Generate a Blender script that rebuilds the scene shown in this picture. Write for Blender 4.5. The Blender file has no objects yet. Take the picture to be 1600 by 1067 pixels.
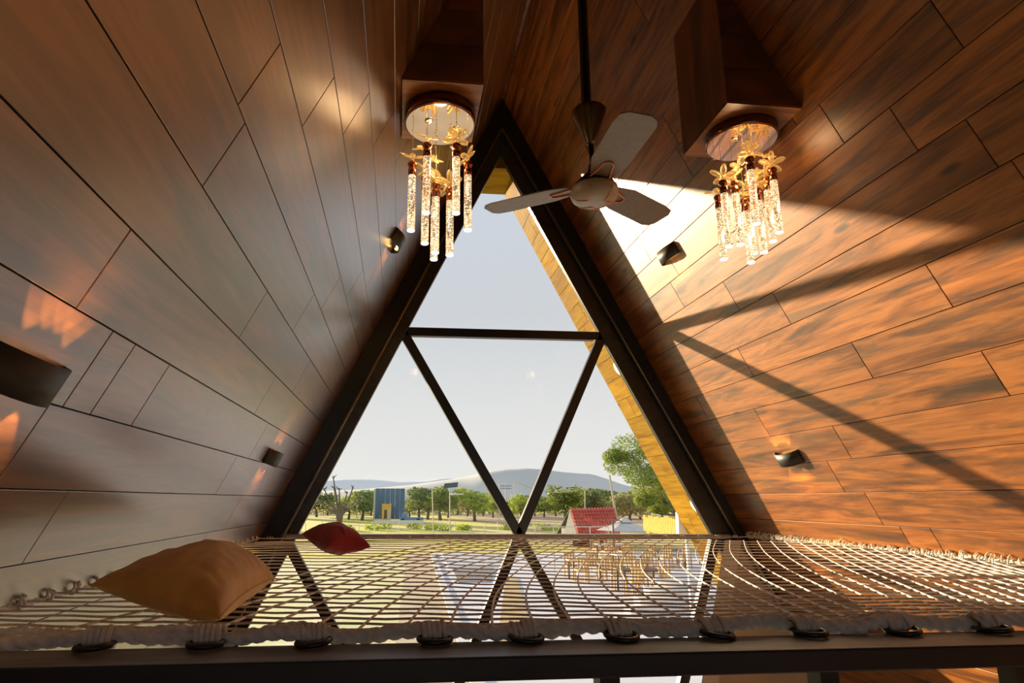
import bpy, bmesh, math, random
from mathutils import Vector, Matrix, noise
random.seed(7)
R = math.radians
PI = math.pi
SC = bpy.context.scene
COL = SC.collection
H = 3.1                                     # eye height above the ground outside

# ------------------------------------------------------------------ camera
FPX, CXP, CYP = 944.0, 722.0, 574.0
def rotm(a, b, c):
    return Matrix.Rotation(a, 3, 'Z') @ Matrix.Rotation(b, 3, 'X') @ Matrix.Rotation(c, 3, 'Y')
CM = rotm(R(-5.90), R(12.37), R(-0.19))     # columns: right, forward, up
cam_d = bpy.data.cameras.new('camera')
cam = bpy.data.objects.new('camera', cam_d); COL.objects.link(cam)
cam_d.sensor_width = 36.0; cam_d.lens = 36.0 * FPX / 1600.0
cam_d.shift_x = (800 - CXP) / 1600.0; cam_d.shift_y = (CYP - 533.5) / 1600.0
cam_d.clip_start = 0.05; cam_d.clip_end = 9000
rt, fw, up = CM.col[0], CM.col[1], CM.col[2]
m = Matrix(((rt.x, up.x, -fw.x, 0), (rt.y, up.y, -fw.y, 0), (rt.z, up.z, -fw.z, H), (0, 0, 0, 1)))
cam.matrix_world = m
SC.camera = cam

# ------------------------------------------------------------------ world, sun, exposure
SC.view_settings.view_transform = 'Standard'
SC.view_settings.look = 'None'
SC.view_settings.gamma = 1.0
SC.view_settings.use_curve_mapping = False
SC.view_settings.exposure = 0.0
SUN_DIR = Vector((-0.503, 0.857, 0.115)).normalized()
world = bpy.data.worlds.new('world'); SC.world = world; world.use_nodes = True
wn = world.node_tree.nodes; wl = world.node_tree.links
wn.clear()
wo = wn.new('ShaderNodeOutputWorld'); wb = wn.new('ShaderNodeBackground')
wt = wn.new('ShaderNodeTexCoord'); ws = wn.new('ShaderNodeSeparateXYZ'); wr = wn.new('ShaderNodeValToRGB')
wl.new(wt.outputs['Generated'], ws.inputs[0]); wl.new(ws.outputs['Z'], wr.inputs[0])
e = wr.color_ramp.elements
e[0].position = 0.0; e[0].color = (0.78, 0.77, 0.755, 1)
e[1].position = 0.75; e[1].color = (0.42, 0.50, 0.62, 1)
k = e.new(0.12); k.color = (0.72, 0.72, 0.72, 1)
k = e.new(0.30); k.color = (0.58, 0.60, 0.64, 1)
k = e.new(0.45); k.color = (0.57, 0.61, 0.69, 1)
wl.new(wr.outputs[0], wb.inputs[0]); wb.inputs[1].default_value = 1.16
wl.new(wb.outputs[0], wo.inputs[0])
sun_d = bpy.data.lights.new('sun', 'SUN'); sun_d.energy = 12.5; sun_d.angle = R(0.9)
sun_d.color = (1.0, 0.77, 0.49)
sun = bpy.data.objects.new('sun', sun_d); COL.objects.link(sun)
sun.rotation_mode = 'QUATERNION'; sun.rotation_quaternion = SUN_DIR.to_track_quat('Z', 'Y')
sun.location = SUN_DIR * 60

# ------------------------------------------------------------------ pixel <-> world helpers (used to measure the places of things)
def ray(x, y): return CM @ Vector(((x - CXP) / FPX, 1.0, -(y - CYP) / FPX))
def onY(x, y, D): r = ray(x, y); v = r * (D / r.y); v.z += H; return v
def onZ(x, y, Z): r = ray(x, y); v = r * (Z / r.z); v.z += H; return v      # Z relative to the eye
def ground(x, y, z=0.0): return onZ(x, y, z - H)

# ------------------------------------------------------------------ object helpers
def link(name, me, mat=None, parent=None, loc=None):
    o = bpy.data.objects.new(name, me); COL.objects.link(o)
    if mat is not None and me is not None and len(me.materials) == 0: me.materials.append(mat)
    if parent is not None: o.parent = parent
    if loc is not None: o.location = loc
    return o
def tag(o, label=None, cat=None, group=None, kind=None):
    if label: o['label'] = label
    if cat: o['category'] = cat
    if group: o['group'] = group
    if kind: o['kind'] = kind
    return o
def empty(name, loc, label=None, cat=None, group=None, rz=0):
    o = bpy.data.objects.new(name, None); COL.objects.link(o)
    o.location = loc; o.rotation_euler = (0, 0, rz); o.empty_display_size = .1
    return tag(o, label, cat, group)
def pm(name, verts, faces, mat, parent=None, smooth=False, loc=None, bevel=0):
    me = bpy.data.meshes.new(name); me.from_pydata([tuple(v) for v in verts], [], faces); me.update()
    if smooth:
        for p in me.polygons: p.use_smooth = True
    o = link(name, me, mat, parent, loc)
    if bevel:
        b = o.modifiers.new('bevel', 'BEVEL'); b.width = bevel; b.segments = 2; b.limit_method = 'ANGLE'
    return o
class MB:
    def __init__(s): s.v = []; s.f = []
    def add(s, vs, fs):
        n = len(s.v); s.v += [tuple(v) for v in vs]; s.f += [tuple(i + n for i in f) for f in fs]
    def box(s, a, b):
        x0, y0, z0 = a; x1, y1, z1 = b
        s.add([(x0,y0,z0),(x1,y0,z0),(x1,y1,z0),(x0,y1,z0),(x0,y0,z1),(x1,y0,z1),(x1,y1,z1),(x0,y1,z1)],
              [(3,2,1,0),(4,5,6,7),(0,1,5,4),(1,2,6,5),(2,3,7,6),(3,0,4,7)])
    def prism(s, poly, d):            # poly: list of 3D points, d: extrusion vector
        n = len(poly); d = Vector(d)
        s.add([Vector(p) for p in poly] + [Vector(p) + d for p in poly],
              [tuple(range(n))[::-1], tuple(range(n, 2*n))] + [(i, (i+1) % n, n+(i+1) % n, n+i) for i in range(n)])
    def tube(s, pts, r, n=6, cap=True, radf=None):
        pts = [Vector(p) for p in pts]
        if len(pts) < 2: return
        base = len(s.v); t = (pts[1]-pts[0]).normalized()
        a = t.orthogonal().normalized(); 
        L = 0
        for i, p in enumerate(pts):
            if i: L += (p - pts[i-1]).length
            t2 = (pts[min(i+1, len(pts)-1)] - pts[max(i-1, 0)])
            t2 = t2.normalized() if t2.length > 1e-9 else t
            a = (a - t2 * a.dot(t2)); a = a.normalized() if a.length > 1e-6 else t2.orthogonal().normalized()
            b = t2.cross(a); t = t2
            for k in range(n):
                th = 2*PI*k/n
                rr = (r[i] if isinstance(r, (list, tuple)) else r) * (radf(L, th) if radf else 1)
                s.v.append(tuple(p + a*math.cos(th)*rr + b*math.sin(th)*rr))
        for i in range(len(pts)-1):
            for k in range(n):
                q = base+i*n; s.f.append((q+k, q+(k+1) % n, q+n+(k+1) % n, q+n+k))
        if cap:
            s.f.append(tuple(base+k for k in range(n))[::-1]); q = base+(len(pts)-1)*n
            s.f.append(tuple(q+k for k in range(n)))
    def lathe(s, prof, c=(0,0,0), n=24):  # prof [(r,z)]
        base = len(s.v)
        for (r, z) in prof:
            for k in range(n):
                th = 2*PI*k/n; s.v.append((c[0]+r*math.cos(th), c[1]+r*math.sin(th), c[2]+z))
        for i in range(len(prof)-1):
            for k in range(n):
                q = base+i*n; s.f.append((q+k, q+(k+1) % n, q+n+(k+1) % n, q+n+k))
        s.f.append(tuple(base+k for k in range(n))[::-1])
        q = base+(len(prof)-1)*n; s.f.append(tuple(q+k for k in range(n)))
    def ball(s, c, rx, ry=None, rz=None, n=10, m=6):
        ry = ry or rx; rz = rz or rx
        vs = []; fs = []
        for i in range(m+1):
            ph = PI*i/m
            for k in range(n):
                th = 2*PI*k/n
                vs.append((c[0]+rx*math.sin(ph)*math.cos(th), c[1]+ry*math.sin(ph)*math.sin(th), c[2]+rz*math.cos(ph)))
        for i in range(m):
            for k in range(n): fs.append((i*n+k, (i+1)*n+k, (i+1)*n+(k+1) % n, i*n+(k+1) % n))
        s.add(vs, fs)
    def obj(s, name, mat, parent=None, smooth=False, loc=None, bevel=0):
        return pm(name, s.v, s.f, mat, parent, smooth, loc, bevel)
def copy_tree(o, parent=None):
    c = o.copy(); COL.objects.link(c); c.parent = parent
    for ch in list(o.children): copy_tree(ch, c)
    return c

# ------------------------------------------------------------------ materials
def mat(name, color=(.5,.5,.5), rough=.5, metal=0, emit=None, es=0, trans=0, spec=None, ior=None, coat=0, sheen=0):
    mt = bpy.data.materials.new(name); mt.use_nodes = True
    b = mt.node_tree.nodes['Principled BSDF']
    b.inputs['Base Color'].default_value = (*color, 1); b.inputs['Roughness'].default_value = rough
    b.inputs['Metallic'].default_value = metal; b.inputs['Transmission Weight'].default_value = trans
    if ior: b.inputs['IOR'].default_value = ior
    if spec is not None: b.inputs['Specular IOR Level'].default_value = spec
    if coat: b.inputs['Coat Weight'].default_value = coat; b.inputs['Coat Roughness'].default_value = .1
    if sheen: b.inputs['Sheen Weight'].default_value = sheen
    if emit: b.inputs['Emission Color'].default_value = (*emit, 1); b.inputs['Emission Strength'].default_value = es
    return mt
def N(mt, t): return mt.node_tree.nodes.new(t)
def Lk(mt, a, b): mt.node_tree.links.new(a, b)
def ramp(mt, src, stops):
    r = N(mt, 'ShaderNodeValToRGB'); el = r.color_ramp.elements
    while len(el) < len(stops): el.new(.5)
    for e_, (p, c) in zip(el, stops): e_.position = p; e_.color = (*c, 1)
    Lk(mt, src, r.inputs[0]); return r
def mix(mt, a, b, fac, mode='MIX'):
    x = N(mt, 'ShaderNodeMix'); x.data_type = 'RGBA'; x.blend_type = mode
    for s_, i in ((a, 6), (b, 7), (fac, 0)):
        if isinstance(s_, (int, float)): x.inputs[i].default_value = s_
        elif isinstance(s_, tuple): x.inputs[i].default_value = (*s_, 1)
        else: Lk(mt, s_, x.inputs[i])
    return x.outputs[2]
def noise_tex(mt, vec, scale, detail=4, rough=.55, dist=0):
    n = N(mt, 'ShaderNodeTexNoise'); n.inputs['Scale'].default_value = scale
    n.inputs['Detail'].default_value = detail; n.inputs['Roughness'].default_value = rough
    n.inputs['Distortion'].default_value = dist
    if vec is not None: Lk(mt, vec, n.inputs['Vector'])
    return n
def mapping(mt, scale, rnd=True, coord='Object'):
    tc = N(mt, 'ShaderNodeTexCoord'); mp = N(mt, 'ShaderNodeMapping'); mp.inputs['Scale'].default_value = scale
    Lk(mt, tc.outputs[coord], mp.inputs['Vector'])
    if rnd:
        oi = N(mt, 'ShaderNodeObjectInfo'); c = N(mt, 'ShaderNodeCombineXYZ')
        for i, kk in enumerate((37.0, 91.0, 53.0)):
            mm = N(mt, 'ShaderNodeMath'); mm.operation = 'MULTIPLY'; mm.inputs[1].default_value = kk
            Lk(mt, oi.outputs['Random'], mm.inputs[0]); Lk(mt, mm.outputs[0], c.inputs[i])
        Lk(mt, c.outputs[0], mp.inputs['Location'])
        return mp.outputs[0], oi.outputs['Random']
    return mp.outputs[0], None
def bump(mt, h, strength=.2, dist=.01):
    b = N(mt, 'ShaderNodeBump'); b.inputs['Strength'].default_value = strength; b.inputs['Distance'].default_value = dist
    Lk(mt, h, b.inputs['Height']); Lk(mt, b.outputs[0], mt.node_tree.nodes['Principled BSDF'].inputs['Normal'])
def varied(name, c1, c2, scale=5, rough=.6, detail=5, bmp=0, coord='Object', stretch=(1,1,1), **kw):
    mt = mat(name, c1, rough, **kw)
    v, _ = mapping(mt, stretch, False, coord)
    n = noise_tex(mt, v, scale, detail)
    r = ramp(mt, n.outputs['Fac'], [(.35, c1), (.65, c2)])
    Lk(mt, r.outputs[0], mt.node_tree.nodes['Principled BSDF'].inputs['Base Color'])
    if bmp: bump(mt, n.outputs['Fac'], bmp)
    return mt

def wood(name, light, mid, dark, rough=.30, tint=1.0, coat_ior=2.35):
    mt = mat(name, mid, rough)
    B = mt.node_tree.nodes['Principled BSDF']
    v, rnd = mapping(mt, (.75, 7.0, 1.0))
    n1 = noise_tex(mt, v, 1.5, 6, .6, .9)               # broad figure
    r1 = ramp(mt, n1.outputs['Fac'], [(.30, dark), (.43, mid), (.56, light), (.72, mid)])
    v2, _ = mapping(mt, (1.6, 34.0, 1.0))
    n2 = noise_tex(mt, v2, 2.2, 5, .65, .4)             # fine grain
    r2 = ramp(mt, n2.outputs['Fac'], [(.28, (.42,.42,.42)), (.50, (.95,.95,.95)), (.8, (1,1,1))])
    c = mix(mt, r1.outputs[0], r2.outputs[0], .75, 'MULTIPLY')
    v3, _ = mapping(mt, (.6, 6.0, 1.0))
    n3 = noise_tex(mt, v3, 1.7, 5, .62, 1.6)            # dark flames
    r3 = ramp(mt, n3.outputs['Fac'], [(.50, (0,0,0)), (.62, (1,1,1))])
    c = mix(mt, c, dark, mix(mt, (0,0,0), (.6,.6,.6), r3.outputs[0]), 'MIX')
    vo = N(mt, 'ShaderNodeTexVoronoi'); vo.inputs['Scale'].default_value = 1.6
    v4, _ = mapping(mt, (1.0, 3.0, 1.0)); Lk(mt, v4, vo.inputs['Vector'])
    r4 = ramp(mt, vo.outputs['Distance'], [(.0, (1,1,1)), (.05, (.8,.8,.8)), (.10, (0,0,0))])
    c = mix(mt, c, tuple(.45*q for q in dark), r4.outputs[0])
    hs = N(mt, 'ShaderNodeHueSaturation'); Lk(mt, c, hs.inputs['Color'])
    ma = N(mt, 'ShaderNodeMapRange'); ma.inputs[3].default_value = .78*tint; ma.inputs[4].default_value = 1.18*tint
    Lk(mt, rnd, ma.inputs[0]); Lk(mt, ma.outputs[0], hs.inputs['Value'])
    Lk(mt, hs.outputs[0], B.inputs['Base Color'])
    rr = N(mt, 'ShaderNodeMapRange'); rr.inputs[3].default_value = rough*.8; rr.inputs[4].default_value = rough*1.35
    Lk(mt, n1.outputs['Fac'], rr.inputs[0]); Lk(mt, rr.outputs[0], B.inputs['Roughness'])
    v5, _ = mapping(mt, (1, 1, 1)); n5 = noise_tex(mt, v5, 7, 3)
    ad = mix(mt, n5.outputs['Fac'], n2.outputs['Fac'], .3)
    bump(mt, ad, .05, .006)
    B.inputs['Coat Weight'].default_value = 1.0; B.inputs['Coat IOR'].default_value = coat_ior; B.inputs['Coat Roughness'].default_value = .30
    return mt
M = {}
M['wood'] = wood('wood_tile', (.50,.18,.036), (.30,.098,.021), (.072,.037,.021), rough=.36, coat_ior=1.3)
M['wood_left'] = wood('wood_tile_satin_shaded', (.27,.105,.028), (.145,.056,.017), (.038,.022,.015), coat_ior=2.4)  # same tile as the right slope, base darkened for its shaded side
M['wood_soffit_sunlit'] = wood('wood_soffit_sunlit', (.34,.20,.010), (.27,.15,.006), (.17,.07,.004), rough=.7, coat_ior=1.01)  # same wood as the walls; warm sunlight put into the yellower base
M['wood_soffit_sunlit'].node_tree.nodes['Principled BSDF'].inputs['Specular IOR Level'].default_value = .05
M['wood_box'] = wood('wood_box', (.28,.085,.03), (.16,.05,.018), (.06,.022,.012), rough=.4, coat_ior=1.4)
M['grout'] = mat('grout', (.03,.018,.012), .8)
M['black'] = varied('black_paint', (.010,.010,.010), (.018,.018,.018), 9, .34)
M['black_gloss'] = varied('frame_profile', (.05,.048,.045), (.07,.067,.062), 14, .30, metal=.5)
M['frame_edge'] = mat('frame_edge', (.20,.18,.155), .22, .85)
M['beam_top'] = varied('worn_sheen_beam_top', (.10,.10,.105), (.26,.26,.265), 6, .42, detail=9, stretch=(.5, 2.5, 1))  # worn paint, lightened further with the window's sheen put into the colour
M['beam'] = varied('beam_paint', (.018,.018,.018), (.04,.04,.04), 7, .45, detail=8, stretch=(.4, 3, 1))
M['sill'] = varied('sill', (.42,.41,.38), (.52,.50,.46), 12, .4)  # light caught on the bar is put into this pale grey
M['rope'] = varied('rope', (.70,.65,.58), (.88,.83,.76), 60, .85, bmp=.3)
M['cord'] = varied('cord', (.80,.74,.66), (.92,.87,.79), 80, .8)
M['chrome_gold'] = mat('polished_rose_steel', (.90,.72,.58), .04, 1)
M['canopy_dark'] = mat('dark_rose_steel', (.22,.10,.06), .15, 1)
M['mirror'] = mat('mirror_plate', (.92,.80,.70), .02, 1)
M['copper'] = mat('copper', (.55,.20,.09), .12, 1)
M['wire'] = mat('wire', (.6,.45,.25), .3, .8)
M['amber'] = mat('amber_glass', (1.0,.74,.30), .05, trans=.85, ior=1.45, emit=(1,.60,.22), es=.10)
M['bulb'] = mat('bulb', (1,.8,.5), .3, emit=(1,.62,.25), es=(9))
M['lens'] = mat('lens', (1,.8,.5), .3, emit=(1,.60,.20), es=9)
M['white_lamp'] = mat('white_lamp', (1,1,1), .3, emit=(1,.97,.9), es=1.6)
M['sconce'] = mat('sconce_black', (.045,.043,.038), .48)
M['fan_black'] = mat('fan_black', (.012,.010,.009), .28, .2)
M['fan_bronze'] = mat('fan_bronze', (.16,.11,.055), .25, .85)
M['fan_blade'] = varied('fan_blade', (.26,.22,.175), (.30,.255,.205), 40, .42, metal=.1)
M['fan_hub'] = mat('fan_hub', (.50,.43,.35), .38, 0, coat=.2)
M['fan_trim'] = mat('fan_copper_trim', (.95,.38,.25), .35, .3)
M['velvet'] = varied('mustard_velvet', (.66,.37,.085), (.80,.49,.14), 7, .8, detail=3, sheen=.12, bmp=.15)
M['red_cloth'] = varied('red_cloth', (.34,.02,.03), (.42,.035,.045), 8, .8, sheen=.2, bmp=.1)
M['cream'] = varied('cream_plaster', (.62,.50,.38), (.66,.54,.42), 3, .7)
M['white_wall'] = varied('white_paint', (.78,.74,.68), (.82,.79,.74), 3, .6)
M['plaster'] = varied('plaster', (.62,.58,.53), (.66,.62,.57), 2, .8)
M['floor'] = varied('floor_stone', (.16,.15,.14), (.20,.19,.18), 3, .35)
M['paving'] = varied('light_paving', (.82,.79,.82), (.90,.87,.87), .8, .6)
M['sand'] = varied('sandy_soil', (.55,.42,.26), (.68,.56,.40), .9, .9)
M['kerb'] = mat('kerb', (.82,.80,.76), .7)
M['leaf1'] = None

def glass():
    mt = bpy.data.materials.new('window_glass'); mt.use_nodes = True
    nt = mt.node_tree; nt.nodes.clear()
    o = nt.nodes.new('ShaderNodeOutputMaterial'); t = nt.nodes.new('ShaderNodeBsdfTransparent'); g = nt.nodes.new('ShaderNodeBsdfGlossy')
    f = nt.nodes.new('ShaderNodeFresnel'); mx = nt.nodes.new('ShaderNodeMixShader')
    f.inputs['IOR'].default_value = 1.22; g.inputs['Roughness'].default_value = .02
    t.inputs[0].default_value = (.97,.975,.965,1); g.inputs[0].default_value = (.9,.9,.9,1)
    nt.links.new(f.outputs[0], mx.inputs[0]); nt.links.new(t.outputs[0], mx.inputs[1]); nt.links.new(g.outputs[0], mx.inputs[2])
    nt.links.new(mx.outputs[0], o.inputs[0]); return mt
M['glass'] = glass()
def crystal():
    mt = mat('bubble_crystal', (1,.96,.9), .08, trans=.85, ior=1.35)
    B = mt.node_tree.nodes['Principled BSDF']
    v, _ = mapping(mt, (1,1,1)); n = N(mt, 'ShaderNodeTexVoronoi'); n.inputs['Scale'].default_value = 170
    Lk(mt, v, n.inputs['Vector'])
    r = ramp(mt, n.outputs['Distance'], [(.12, (1,.86,.64)), (.26, (.45,.28,.13)), (.42, (.02,.012,.006))])
    Lk(mt, r.outputs[0], B.inputs['Emission Color']); B.inputs['Emission Strength'].default_value = 2.6
    bump(mt, n.outputs['Distance'], .4, .002); return mt
M['crystal'] = crystal()
M['crystal_end'] = mat('crystal_end', (1,1,1), .2, emit=(1,.92,.80), es=1.5)
def leafy(name, c1, c2, tr=.35):
    mt = mat(name, c1, .7); nt = mt.node_tree; B = nt.nodes['Principled BSDF']
    v, rnd = mapping(mt, (1,1,1)); n = noise_tex(mt, v, .9, 3)
    r = ramp(mt, n.outputs['Fac'], [(.35, c1), (.65, c2)]); Lk(mt, r.outputs[0], B.inputs['Base Color'])
    tl = N(mt, 'ShaderNodeBsdfTranslucent'); Lk(mt, r.outputs[0], tl.inputs[0])
    mx = N(mt, 'ShaderNodeMixShader'); mx.inputs[0].default_value = tr
    out = [q for q in nt.nodes if q.type == 'OUTPUT_MATERIAL'][0]
    Lk(mt, B.outputs[0], mx.inputs[1]); Lk(mt, tl.outputs[0], mx.inputs[2]); Lk(mt, mx.outputs[0], out.inputs[0])
    return mt
M['leaf1'] = leafy('leaf_green', (.20,.28,.05), (.34,.40,.09))
M['leaf2'] = leafy('leaf_dark', (.16,.22,.07), (.26,.32,.10))
M['leaf3'] = leafy('leaf_olive', (.34,.33,.15), (.46,.42,.20))
M['leaf4'] = leafy('leaf_bright', (.36,.48,.06), (.52,.58,.10))
M['bark'] = varied('bark', (.14,.11,.09), (.22,.18,.15), 6, .9)

# ------------------------------------------------------------------ the A-frame room
D = 4.65                                     # plane of the glazed gable
A = Vector((0.831, 4.65, H + 3.462))         # apex of the frame
UL = Vector((-0.436, 0, -0.900)).normalized()
UR = Vector((0.451, 0, -0.8925)).normalized()
NL = Vector((UL.z * -1, 0, UL.x))            # normal of the left slope, pointing into the room
if NL.x < 0: NL = -NL
NR = Vector((-UR.z, 0, UR.x))
if NR.x > 0: NR = -NR
def onP(x, y, n):
    r = ray(x, y); p0 = A - Vector((0, 0, H)); t = n.dot(p0) / n.dot(r); v = r * t; v.z += H; return v
def onL(x, y): return onP(x, y, NL)
def onR(x, y): return onP(x, y, NR)
Y_END = 5.665                                # outer edge of the roof overhang
Y_BACK = -2.6
SEAM = 0.8227; PITCH = 0.04297
kn = {'L': {-1:[.685], 0:[.36,.7425], 1:[.2955,.6335], 2:[.306,.3325,.3825,.678], 3:[.27,.608], 4:[.4615,.7015], 5:[.2995,.576], 6:[.2845], 7:[.3585], 8:[.424]},
      'R': {-1:[.6155,.656], 0:[.6785], 1:[.7095], 2:[.6665], 3:[.452,.79], 4:[.572], 5:[.4515,.752], 6:[.3505,.6365], 7:[.36,.706], 8:[.402,.8145], 9:[.3345,.4535,.785], 15:[.58]}}
def slope_frame(side):
    U, Nn = (UL, NL) if side == 'L' else (UR, NR)
    yv = Vector((0, 1, 0))
    # local x runs along the room, local y down the slope, local z towards the room
    lz = Nn; lx = yv; ly = lz.cross(lx)
    if ly.dot(U) < 0: lx = -lx; ly = -ly
    mtx = Matrix(((lx.x, ly.x, lz.x, A.x), (lx.y, ly.y, lz.y, 0), (lx.z, ly.z, lz.z, A.z), (0, 0, 0, 1)))
    return mtx, lx.y
GAP = .0016
rowmesh = {}
def plank_mesh(L, w, th):
    key = (round(L, 4), round(w, 4), round(th, 7))
    if key in rowmesh: return rowmesh[key]
    mb = MB(); c = .0012
    x0, x1, y0, y1 = -L/2+GAP, L/2-GAP, -w/2+GAP, w/2-GAP
    vs = [(x0,y0,0),(x1,y0,0),(x1,y1,0),(x0,y1,0),(x0,y0,th-c),(x1,y0,th-c),(x1,y1,th-c),(x0,y1,th-c),
          (x0+c,y0+c,th),(x1-c,y0+c,th),(x1-c,y1-c,th),(x0+c,y1-c,th)]
    fs = [(3,2,1,0),(8,9,10,11)] + [(i,(i+1)%4,4+(i+1)%4,4+i) for i in range(4)] + [(4+i,4+(i+1)%4,8+(i+1)%4,8+i) for i in range(4)]
    me = bpy.data.meshes.new('plank'); me.from_pydata(vs, [], fs); me.update(); rowmesh[key] = me
    return me
def build_slope(side, root_name):
    mtx, sg = slope_frame(side)
    # backing slab of the roof slope, down to the ground
    mb = MB(); ulen = (H + 3.462) / (-UL.z if side == 'L' else -UR.z)
    xa, xb = sorted((sg*Y_BACK, sg*Y_END))
    mb.box((xa, 0, -.20), (xb, ulen, -.0095))
    root = mb.obj(root_name, M['grout']); root.matrix_world = mtx
    tag(root, kind='structure')
    rng = random.Random(3 if side == 'L' else 11)
    for j in range(-9, 20):
        u0 = (SEAM - PITCH*(j+0)) * D; u1 = u0 + PITCH * D           # row j spans u0 (upper seam) .. u1
        if j == 19: u0 = max(u0, 0.004)
        ys = sorted(kn[side].get(j, [rng.uniform(.2, .54)]))
        ys = [q*D for q in ys]; LEN = .3438*D
        while ys[0] > -.2: ys.insert(0, ys[0]-LEN)
        while ys[-1] < D: ys.append(ys[-1]+LEN)
        w = u1 - u0
        for a_, b_ in zip(ys[:-1], ys[1:]):
            b2 = min(b_, D + .02)
            if b2 - a_ < .03: continue
            me = plank_mesh(round(b2-a_, 4), w, .0085 + (1e-6 if side == 'L' else 0))
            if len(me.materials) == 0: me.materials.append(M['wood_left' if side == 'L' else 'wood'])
            o = link('plank', me, None, root)
            o.location = (sg*(a_+b2)/2, (u0+u1)/2, -.0095)
        # outer overhang boards (beyond the glass)
        ym = D + .14 + rng.uniform(.15, .7)
        for a_, b_ in ((D+.14, ym), (ym, Y_END)):
            me = plank_mesh(round(b_-a_, 4), w, .0086)
            if len(me.materials) == 0: me.materials.append(M['wood_soffit_sunlit'])
            o = link('plank', me, None, root); o.location = (sg*(a_+b_)/2, (u0+u1)/2, -.0095)
    return root
build_slope('L', 'wall_left'); build_slope('R', 'wall_right')
mb = MB(); mb.box((A.x-.06, Y_BACK, A.z-.012), (A.x+.06, Y_END, A.z+.25)); tag(mb.obj('trim_3', M['wood_box']), kind='structure')
mb = MB(); mb.prism([(A.x-.5, Y_BACK, A.z-.6), (A.x-.5, Y_BACK, A.z-.3), (A.x, Y_BACK, A.z+.35), (A.x+.5, Y_BACK, A.z-.3), (A.x+.5, Y_BACK, A.z-.6), (A.x, Y_BACK, A.z+.25)], (0, Y_END-Y_BACK, 0))
o = mb.obj('trim_4', M['grout']); tag(o, kind='structure')
# back gable, ground floor, loft floor behind the beam
b0 = A + UL*((H+3.462)/-UL.z); b1 = A + UR*((H+3.462)/-UR.z)
def atz(U, z): return (A + U*((A.z-z)/-U.z)).x
mb = MB()                                   # unseen rear gable; opening at loft level added to let in fill light
za_, zb_ = H-.30, H+.45
mb.prism([(b0.x, Y_BACK, 0), (b1.x, Y_BACK, 0), (atz(UR, za_), Y_BACK, za_), (atz(UL, za_), Y_BACK, za_)], (0, -.15, 0))
mb.prism([(atz(UL, zb_), Y_BACK, zb_), (atz(UR, zb_), Y_BACK, zb_), (A.x, Y_BACK, A.z)], (0, -.15, 0))
tag(mb.obj('wall_back', M['wood_box']), kind='structure')
mb = MB(); mb.box((b0.x-.1, Y_BACK, -.02), (b1.x+.1, D+.2, .03)); tag(mb.obj('floor', M['floor']), kind='structure')
mb = MB(); zl = H - .30
xl = (A + UL*((A.z-zl)/-UL.z)).x; xr = (A + UR*((A.z-zl)/-UR.z)).x
mb.prism([(xl, Y_BACK, zl-.15), (xr, Y_BACK, zl-.15), (xr-.0, Y_BACK, zl), (xl, Y_BACK, zl)], (0, 2.7, 0))
tag(mb.obj('floor_loft', M['wood_box']), kind='structure')

# ------------------------------------------------------------------ glazed gable
win = empty('window_1', (A.x, D, H-.262)); tag(win, kind='structure')
def wp(mb_or_poly_name, polys, d, mt, y=D, bevel=.003, smooth=False):
    mb = MB()
    for poly in polys: mb.prism([Vector((p.x, y, p.z)) for p in poly], (0, d, 0))
    o = mb.obj(mb_or_poly_name, mt, win, bevel=bevel)
    o.location = -win.location; return o
def P(x, y): return onY(x, y, D)
def ext(p, q, z):                       # point on line p-q at height z
    t = (z - p.z) / (q.z - p.z); return p + (q-p)*t
zb = 0.03
oL0, oL1 = A.copy(), P(408, 838); oR0, oR1 = A.copy(), P(1163, 835)
rA = P(783, 204); rL1 = P(443.4, 838); rR1 = P(1144.8, 832.6)
gA = P(783, 241); gL1 = P(465, 835); gR1 = P(1112.5, 832.6)
oLb = ext(oL0, oL1, zb); oRb = ext(oR0, oR1, zb)
rLb = ext(rA, rL1, zb); rRb = ext(rA, rR1, zb); gLb = ext(gA, gL1, zb); gRb = ext(gA, gR1, zb)
wp('frame_post', [[oL0, oLb, rLb, rA]], .085, M['black'], D-.015)
wp('frame_post', [[oL0, rA, rRb, oRb]], .085, M['black'], D-.015)
def lip(p, q, w):                       # slim raised lip along the inner edge of the post
    d = (q-p).normalized(); n = Vector((d.z, 0, -d.x)); return [p-n*w/2, q-n*w/2, q+n*w/2, p+n*w/2]
wp('frame_profile', [[rA, rLb, gLb, gA]], .055, M['black_gloss'], D+.012, .006)
wp('frame_profile', [[rA, gA, gRb, rRb]], .055, M['black_gloss'], D+.012, .006)
wp('frame_lip', [lip(rA, rLb, .024)], .05, M['frame_edge'], D-.045, .009)
wp('frame_lip', [lip(rA, rRb, .024)], .05, M['frame_edge'], D-.045, .009)
def bar(p, q, w, name='mullion', d=.06, y=D+.02, mt='black'):
    dd = (q-p).normalized(); n = Vector((dd.z, 0, -dd.x)) * (w/2)
    return wp(name, [[p-n, q-n, q+n, p+n]], d, M[mt], y, .004)
T0, T1 = P(628, 516), P(950, 524)
bar(T0, T1, .070, 'transom')
V = P(813, 836)
bar(P(629, 515), V, .072); bar(P(947, 515), V, .072)
sillz = P(790, 838).z
s0, s1 = P(440, 838.5), P(1140, 838.5)
bar(s0, s1, .036, 'sill', .10, D-.02, 'sill')
cL, cR = P(462, 838), P(1118, 838)
# lower storey mullions fan down from the sill
lw = []
lower = [(P(449, 850), P(525, 995)), (P(808, 848), P(749, 993)), (P(818, 848), P(898, 990)), (P(1120, 848), P(1090, 985))]
lows = []
for p, q in lower:
    e_ = ext(p, q, zb); t0 = ext(p, q, sillz); lows.append((t0, e_))
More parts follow.
